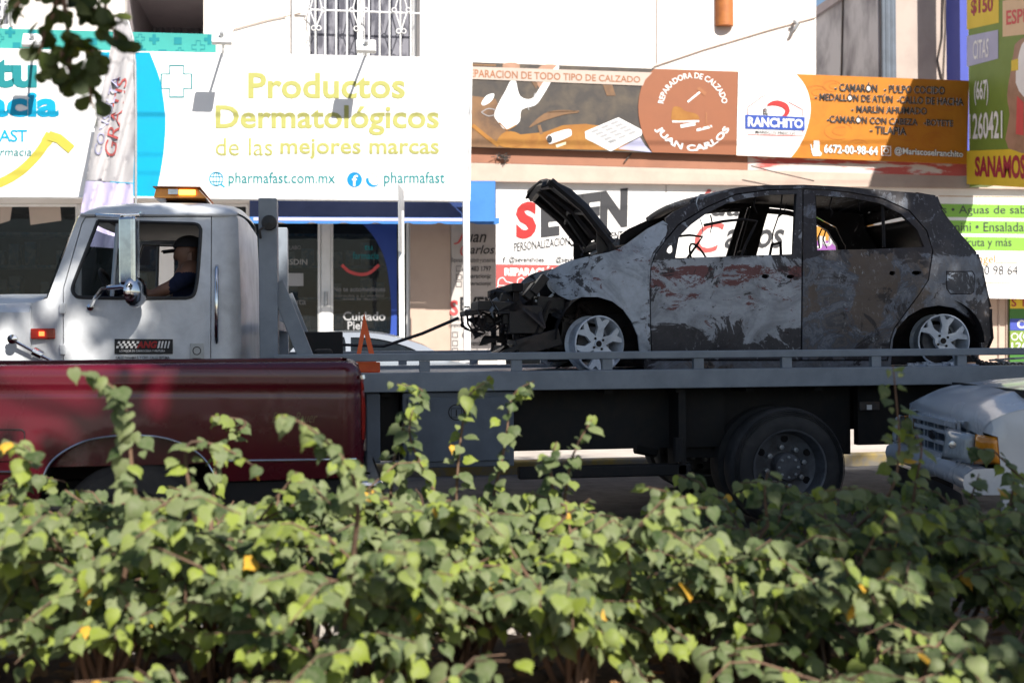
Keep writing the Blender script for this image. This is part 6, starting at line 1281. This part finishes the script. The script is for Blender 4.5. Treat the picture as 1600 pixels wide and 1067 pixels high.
def shrub(base, label, h, spread, nst, sprigs=(), dens=1.0, lsz=.072, seed=0):
    rg = random.Random(seed); t = thing('leafy_shrub', label, 'shrub', base, 'leafy shrubs along the median hedge'); b = Vector(base)
    P, D, Nn, S, T = [], [], [], [], []; st = MB()
    def leafrun(path, start, step, sz):
        acc = 0; k = 0
        for i in range(len(path) - 1):
            a, c = path[i], path[i + 1]; d = c - a; l = d.length; u = 0
            if l < 1e-6: continue
            while u < l:
                f = (i + u / l) / (len(path) - 1)
                if f > start and rg.random() < dens:
                    p = a + d * (u / l); s = 1 if k % 2 else -1; sdv = d.normalized().cross(Vector((0, 0, 1))); sdv = sdv.normalized() if sdv.length > .1 else Vector((1, 0, 0))
                    ang = rg.uniform(0, 6.28); out = Vector((math.cos(ang), math.sin(ang), 0)) * .45 + sdv * s * .8 + d.normalized() * .4
                    pet = p + out.normalized() * rg.uniform(.015, .045)
                    dd = out.normalized() * .45 + Vector((rg.gauss(0, .30), -.42 + rg.gauss(0, .25), rg.uniform(-1.0, -.2)))
                    P.append(pet); D.append(dd); Nn.append(Vector((rg.gauss(.12, .30), -.62 + rg.gauss(0, .30), .85 + rg.gauss(0, .25)))); S.append(sz * rg.choice((.5, .72, .9, 1.0, 1.12, 1.25)) * rg.uniform(.9, 1.1) * (1 - .35 * max(0, f - .75) * 4 * .6)); 
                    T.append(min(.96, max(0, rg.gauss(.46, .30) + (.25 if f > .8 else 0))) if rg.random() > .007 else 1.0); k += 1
                u += step * rg.uniform(.7, 1.4)
    for i in range(nst):
        az = 6.283 * i / nst + rg.uniform(-.3, .3); rr = spread * rg.uniform(.35, 1.0); hh = h * rg.uniform(.72, 1.04)
        p0 = b + Vector((rg.uniform(-.08, .08), rg.uniform(-.08, .08), 0)); tip = b + Vector((math.cos(az) * rr, math.sin(az) * rr * .85, hh * rg.uniform(.78, 1.0)))
        mid = p0 + (tip - p0) * .5 + Vector((rg.uniform(-.1, .1), rg.uniform(-.1, .1), hh * .22)); path = [Vector(q) for q in spl([tuple(p0), tuple(p0 + (mid - p0) * .5 + Vector((rg.gauss(0, .04), rg.gauss(0, .04), .05))), tuple(mid), tuple(tip)], 4)]
        n = len(path); st.tube(path, [.012 - .009 * k / (n - 1) for k in range(n)], 5); leafrun(path, .42, .021, lsz)
        for k in range(5):
            j = rg.randint(n // 3, n - 1); q = path[j]; a2 = az + rg.uniform(-1.5, 1.5); l = rg.uniform(.14, .34); e = q + Vector((math.cos(a2) * l, math.sin(a2) * l, rg.uniform(-.10, .12))); m_ = (q + e) / 2 + Vector((0, 0, .04)); tw = [q, m_, e]
            st.tube(tw, [.004, .003, .002], 4); leafrun([q, (q + m_) / 2, m_, (m_ + e) / 2, e], .1, .0195, lsz)
    for pts, Yd in sprigs:
        path = [at(x, y, Yd) for x, y in pts]; path = [Vector(q) for q in spl([tuple(p) for p in path], 4)]; n = len(path)
        root = [b + Vector((0, 0, .05)), (b + path[0]) / 2 + Vector((0, 0, .1)), path[0]]; st.tube(root, [.013, .010, .008], 5)
        st.tube(path, [.007 - .005 * k / (n - 1) for k in range(n)], 5); leafrun(path, .0, .020, lsz * .95)
    st.build('stems', M['bark'], t, smooth=60)
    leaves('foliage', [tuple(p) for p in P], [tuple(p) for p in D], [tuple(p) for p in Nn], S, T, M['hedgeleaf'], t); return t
def gx_(px, Y): return at(px, 800, Y).x
SH = [(-150, 4.45, .74, .60, 15, [], 'leafy shrub cut by the left edge of the photo below the filler door'),
      (165, 4.1, .76, .56, 17, [([(215, 800), (205, 720), (200, 660), (185, 612), (130, 580)], 3.9), ([(15, 780), (40, 730), (45, 700), (5, 690)], 4.0)], 'bright leafy shrub with a tall drooping sprig in front of the maroon bed'),
      (330, 4.3, .80, .58, 16, [([(300, 780), (290, 720), (300, 690), (350, 700), (400, 730)], 4.0), ([(330, 800), (345, 700), (385, 660), (330, 650)], 4.5)], 'leafy shrub covering the lower half of the maroon wheel arch'),
      (530, 3.9, .74, .60, 16, [([(560, 800), (548, 735), (510, 690), (470, 660), (440, 650)], 3.7), ([(610, 800), (615, 720), (640, 640), (660, 610), (620, 600)], 4.6)], 'leafy shrub with yellow green shoots below the maroon tail end'),
      (720, 4.25, .74, .60, 16, [([(712, 800), (716, 720), (725, 650), (735, 615), (770, 590)], 4.7), ([(690, 790), (660, 730), (640, 680), (645, 640)], 4.5), ([(770, 780), (790, 690), (800, 620), (835, 595)], 4.6)], 'leafy shrub with tall shaded shoots in front of the toolbox'),
      (900, 3.95, .66, .58, 15, [([(880, 800), (890, 730), (905, 690), (925, 655)], 4.3), ([(870, 800), (860, 730), (870, 690)], 4.2)], 'lower leafy shrub under the dark underside of the deck'),
      (1080, 4.2, .66, .58, 14, [([(1090, 820), (1075, 780), (1010, 760)], 4.0), ([(1200, 820), (1195, 770), (1200, 735)], 4.1)], 'leafy shrub left of the rear truck tyre'),
      (1260, 3.95, .66, .62, 15, [([(1330, 830), (1390, 770), (1405, 700), (1400, 620), (1395, 570)], 4.2)], 'partly shaded shrub below the rear truck tyre with one tall thin shoot'),
      (1450, 4.3, .70, .60, 15, [([(1425, 810), (1430, 760), (1440, 700), (1425, 670)], 4.2), ([(1500, 830), (1520, 770), (1530, 740)], 4.3)], 'shaded dark leafy shrub in front of the pale pickup grille'),
      (1640, 4.15, .70, .62, 14, [([(1570, 830), (1580, 780), (1585, 745)], 4.1)], 'shaded dark shrub cut by the right edge of the photo')]
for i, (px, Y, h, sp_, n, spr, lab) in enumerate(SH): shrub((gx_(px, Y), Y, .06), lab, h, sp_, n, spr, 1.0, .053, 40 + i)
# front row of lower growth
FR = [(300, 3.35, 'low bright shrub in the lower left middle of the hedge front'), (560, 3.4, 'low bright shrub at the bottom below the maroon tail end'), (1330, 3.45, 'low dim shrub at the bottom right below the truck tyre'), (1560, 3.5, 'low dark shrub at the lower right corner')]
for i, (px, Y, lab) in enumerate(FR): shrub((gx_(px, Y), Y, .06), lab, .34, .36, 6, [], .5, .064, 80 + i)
# litter on the soil
rg = random.Random(5); n = 2600; P = []; D = []; Nn = []
for k in range(n):
    P.append((rg.uniform(-3.2, 4.5), rg.uniform(2.6, 5.0), .125 + rg.uniform(0, .035))); a_ = rg.uniform(0, 6.28); D.append((math.cos(a_), math.sin(a_), rg.uniform(-.3, .5))); Nn.append((rg.gauss(0, .4), rg.gauss(0, .4), 1))
e = bpy.data.objects.new('leaf_litter', None); 
class _Z: pass
ll = bpy.data.objects.new('tmp0', None); COL.objects.link(ll)
lo_ = leaves('leaf_litter', P, D, Nn, [rg.uniform(.03, .06) for k in range(n)], [rg.random() for k in range(n)], M['litter'], ll); lo_.parent = None; bpy.data.objects.remove(ll); bpy.data.objects.remove(e); tag(lo_, 'dry brown fallen leaves lying over the median soil', 'leaf litter', kind='stuff')
# street trees whose crowns shade the road
def tree(trunk, crown, rad, nl, label, seed, limb=None, lsz=.16, clump=90, gaps=(), extra=()):
    rg = np.random.default_rng(seed); t = thing('street_tree', label, 'tree', trunk, 'street trees of the median'); b = Vector(trunk); c = Vector(crown)
    m = MB(); fork = b + (c - b) * .55; path = [Vector(q) for q in spl([tuple(b), tuple(b + (fork - b) * .5 + Vector((.12, .05, 0))), tuple(fork)], 5)]; n = len(path); m.tube(path, [.20 - .07 * k / (n - 1) for k in range(n)], 10)
    cl = []
    while len(cl) < clump:
        v = rg.uniform(-1, 1, 3)
        if .12 < np.linalg.norm(v) < 1: cl.append(np.array(c) + v * np.array(rad))
    cl += [np.array(e_) for e_ in extra]  # unseen clumps added along sun rays to shade the pickup
    for k in list(range(0, clump, 5)) + list(range(clump, len(cl), 3)):
        e = Vector(cl[k]); mid = fork + (e - fork) * .5 + Vector((0, 0, .3)); m.tube([fork - Vector((0, 0, .1)), mid, e], [.07, .04, .012], 6)
    P = []; per = nl // clump
    for q in cl: P.append(q + rg.normal(size=(per, 3)) * np.array([.36, .36, .24]))
    P = np.concatenate(P)
    for (g, gr) in gaps:      # openings in the crown that let the sun through
        v = P - np.array(g); sd_ = np.array(TOSUN); dist = np.linalg.norm(v - np.outer(v @ sd_, sd_), axis=1); P = P[dist > gr + .10]
    if limb is None or True:
        D = rg.normal(size=(len(P), 3)) + np.array([0, 0, -.5]); Nn = rg.normal(size=(len(P), 3)) + np.array([0, 0, 1.0]); S = lsz * rg.uniform(.6, 1.2, len(P)); T = np.clip(rg.normal(.5, .25, len(P)), 0, 1)
    leaves('crown', P, D, Nn, S, T, M['treeleaf'], t, OV * np.array([1.5, 1, 1]))
    if limb:
        LP_, LD, LN, LS, LT = [], [], [], [], []; r2 = random.Random(seed); first = None
        for pts, Yd in limb:
            path = [at(x, y, Yd) for x, y in pts]; path = [Vector(q) for q in spl([tuple(p) for p in path], 5)]; n = len(path); m.tube(path, [.009 - .006 * k / (n - 1) for k in range(n)], 5)
            if first is None: first = path[0]; m.tube([fork, (fork + first) / 2 + Vector((0, 0, .9)), first], [.05, .03, .010], 6)
            for i in range(2, n):
                for k in range(1 if r2.random() < .75 else 2):
                    d = (path[i] - path[i - 1]).normalized(); q = path[i] + Vector((r2.gauss(0, .012), r2.gauss(0, .02), r2.gauss(0, .012))); LP_.append(q); LD.append(d * .6 + Vector((r2.gauss(0, .8), r2.gauss(0, .5), r2.uniform(-1.2, .5)))); LN.append(Vector((r2.gauss(0, .7), -.7 + r2.gauss(0, .4), r2.gauss(.3, .5)))); LS.append(r2.uniform(.042, .066)); LT.append(min(1, max(0, r2.gauss(.2, .3))))
        leaves('hanging_twig', [tuple(p) for p in LP_], [tuple(p) for p in LD], [tuple(p) for p in LN], LS, LT, M['treeleaf'], t, OV * np.array([1.55, 1, 1]))
    m.build('trunk', M['bark'], t, smooth=60); return t
GAPS = [(22, 520, CY, .13), (55, 500, CY, .10), (8, 548, CY, .12), (70, 545, CY, .09), (95, 445, CY, .09), (80, 470, CY, .07), (125, 530, CY, .12), (150, 548, CY, .10), (165, 505, CY, .07), (118, 490, CY, .06), (222, 478, CY, .09), (238, 512, CY, .08), (205, 540, CY, .05), (308, 492, CY, .09), (150, 318, CY + .3, .07), (262, 314, CY + .3, .12), (225, 318, CY + .3, .07), (320, 325, CY + .1, .06), (112, 400, CY + .1, .05),
        (110, 625, PY, .05), (62, 680, PY, .08), (4, 640, PY, .05), (88, 655, PY, .05), (160, 567, PY + .06, .09), (60, 567, PY + .06, .08), (115, 567, PY + .06, .06), (250, 590, PY, .06), (20, 567, PY + .06, .06), (350, 640, PY, .05), (640, 600, TY, .06)]
tree((-3.3, 2.6, .05), (-2.9, 2.9, 5.6), (1.5, 1.2, 1.1), 2600, 'street tree with a round leafed branch hanging into the upper left corner', 3,
     [([(95, -40), (85, 15), (70, 50), (62, 85)], 3.7), ([(95, -40), (105, 40), (112, 70), (105, 110)], 3.7), ([(110, 60), (135, 75), (150, 90), (140, 130), (146, 172)], 3.7), ([(120, -30), (130, 10), (160, 20), (178, 50), (185, 68)], 3.75), ([(110, 65), (90, 95), (78, 115)], 3.7), ([(60, -20), (30, 5), (22, 12)], 3.7), ([(150, -20), (165, 8), (160, 30)], 3.75), ([(108, 95), (110, 120)], 3.7)])
tree((4.2, .6, .05), (1.9, .95, 8.4), (3.0, 1.35, 2.15), 22000, 'tall street tree behind the camera shading the tow truck cab', 21, clump=150, gaps=[(at(x, y, Y), r * 1.0 - .02) for x, y, Y, r in GAPS], extra=[at(x, y, PY) + TOSUN * 7.1 for x, y in ((-20, 600), (30, 720), (70, 620), (130, 690), (190, 610), (250, 680), (310, 600), (370, 690), (430, 610), (500, 670), (560, 600), (-60, 680), (200, 730), (330, 650))])
tree((5.2, -2.4, .05), (5.6, -.7, 9.5), (2.8, 1.8, 2.6), 26000, 'tall broad street tree behind the camera shading the burnt car', 22, clump=180, lsz=.20)
tree((9.0, -2.2, .05), (9.2, -.7, 8.8), (2.4, 1.8, 2.6), 11000, 'tall street tree to the right of the camera shading the pale pickup', 23)
tree((4.9, .3, .05), (5.0, .2, 4.55), (1.6, .95, .95), 8000, 'smaller street tree at the right of the camera shading the hedge end', 24, clump=50)
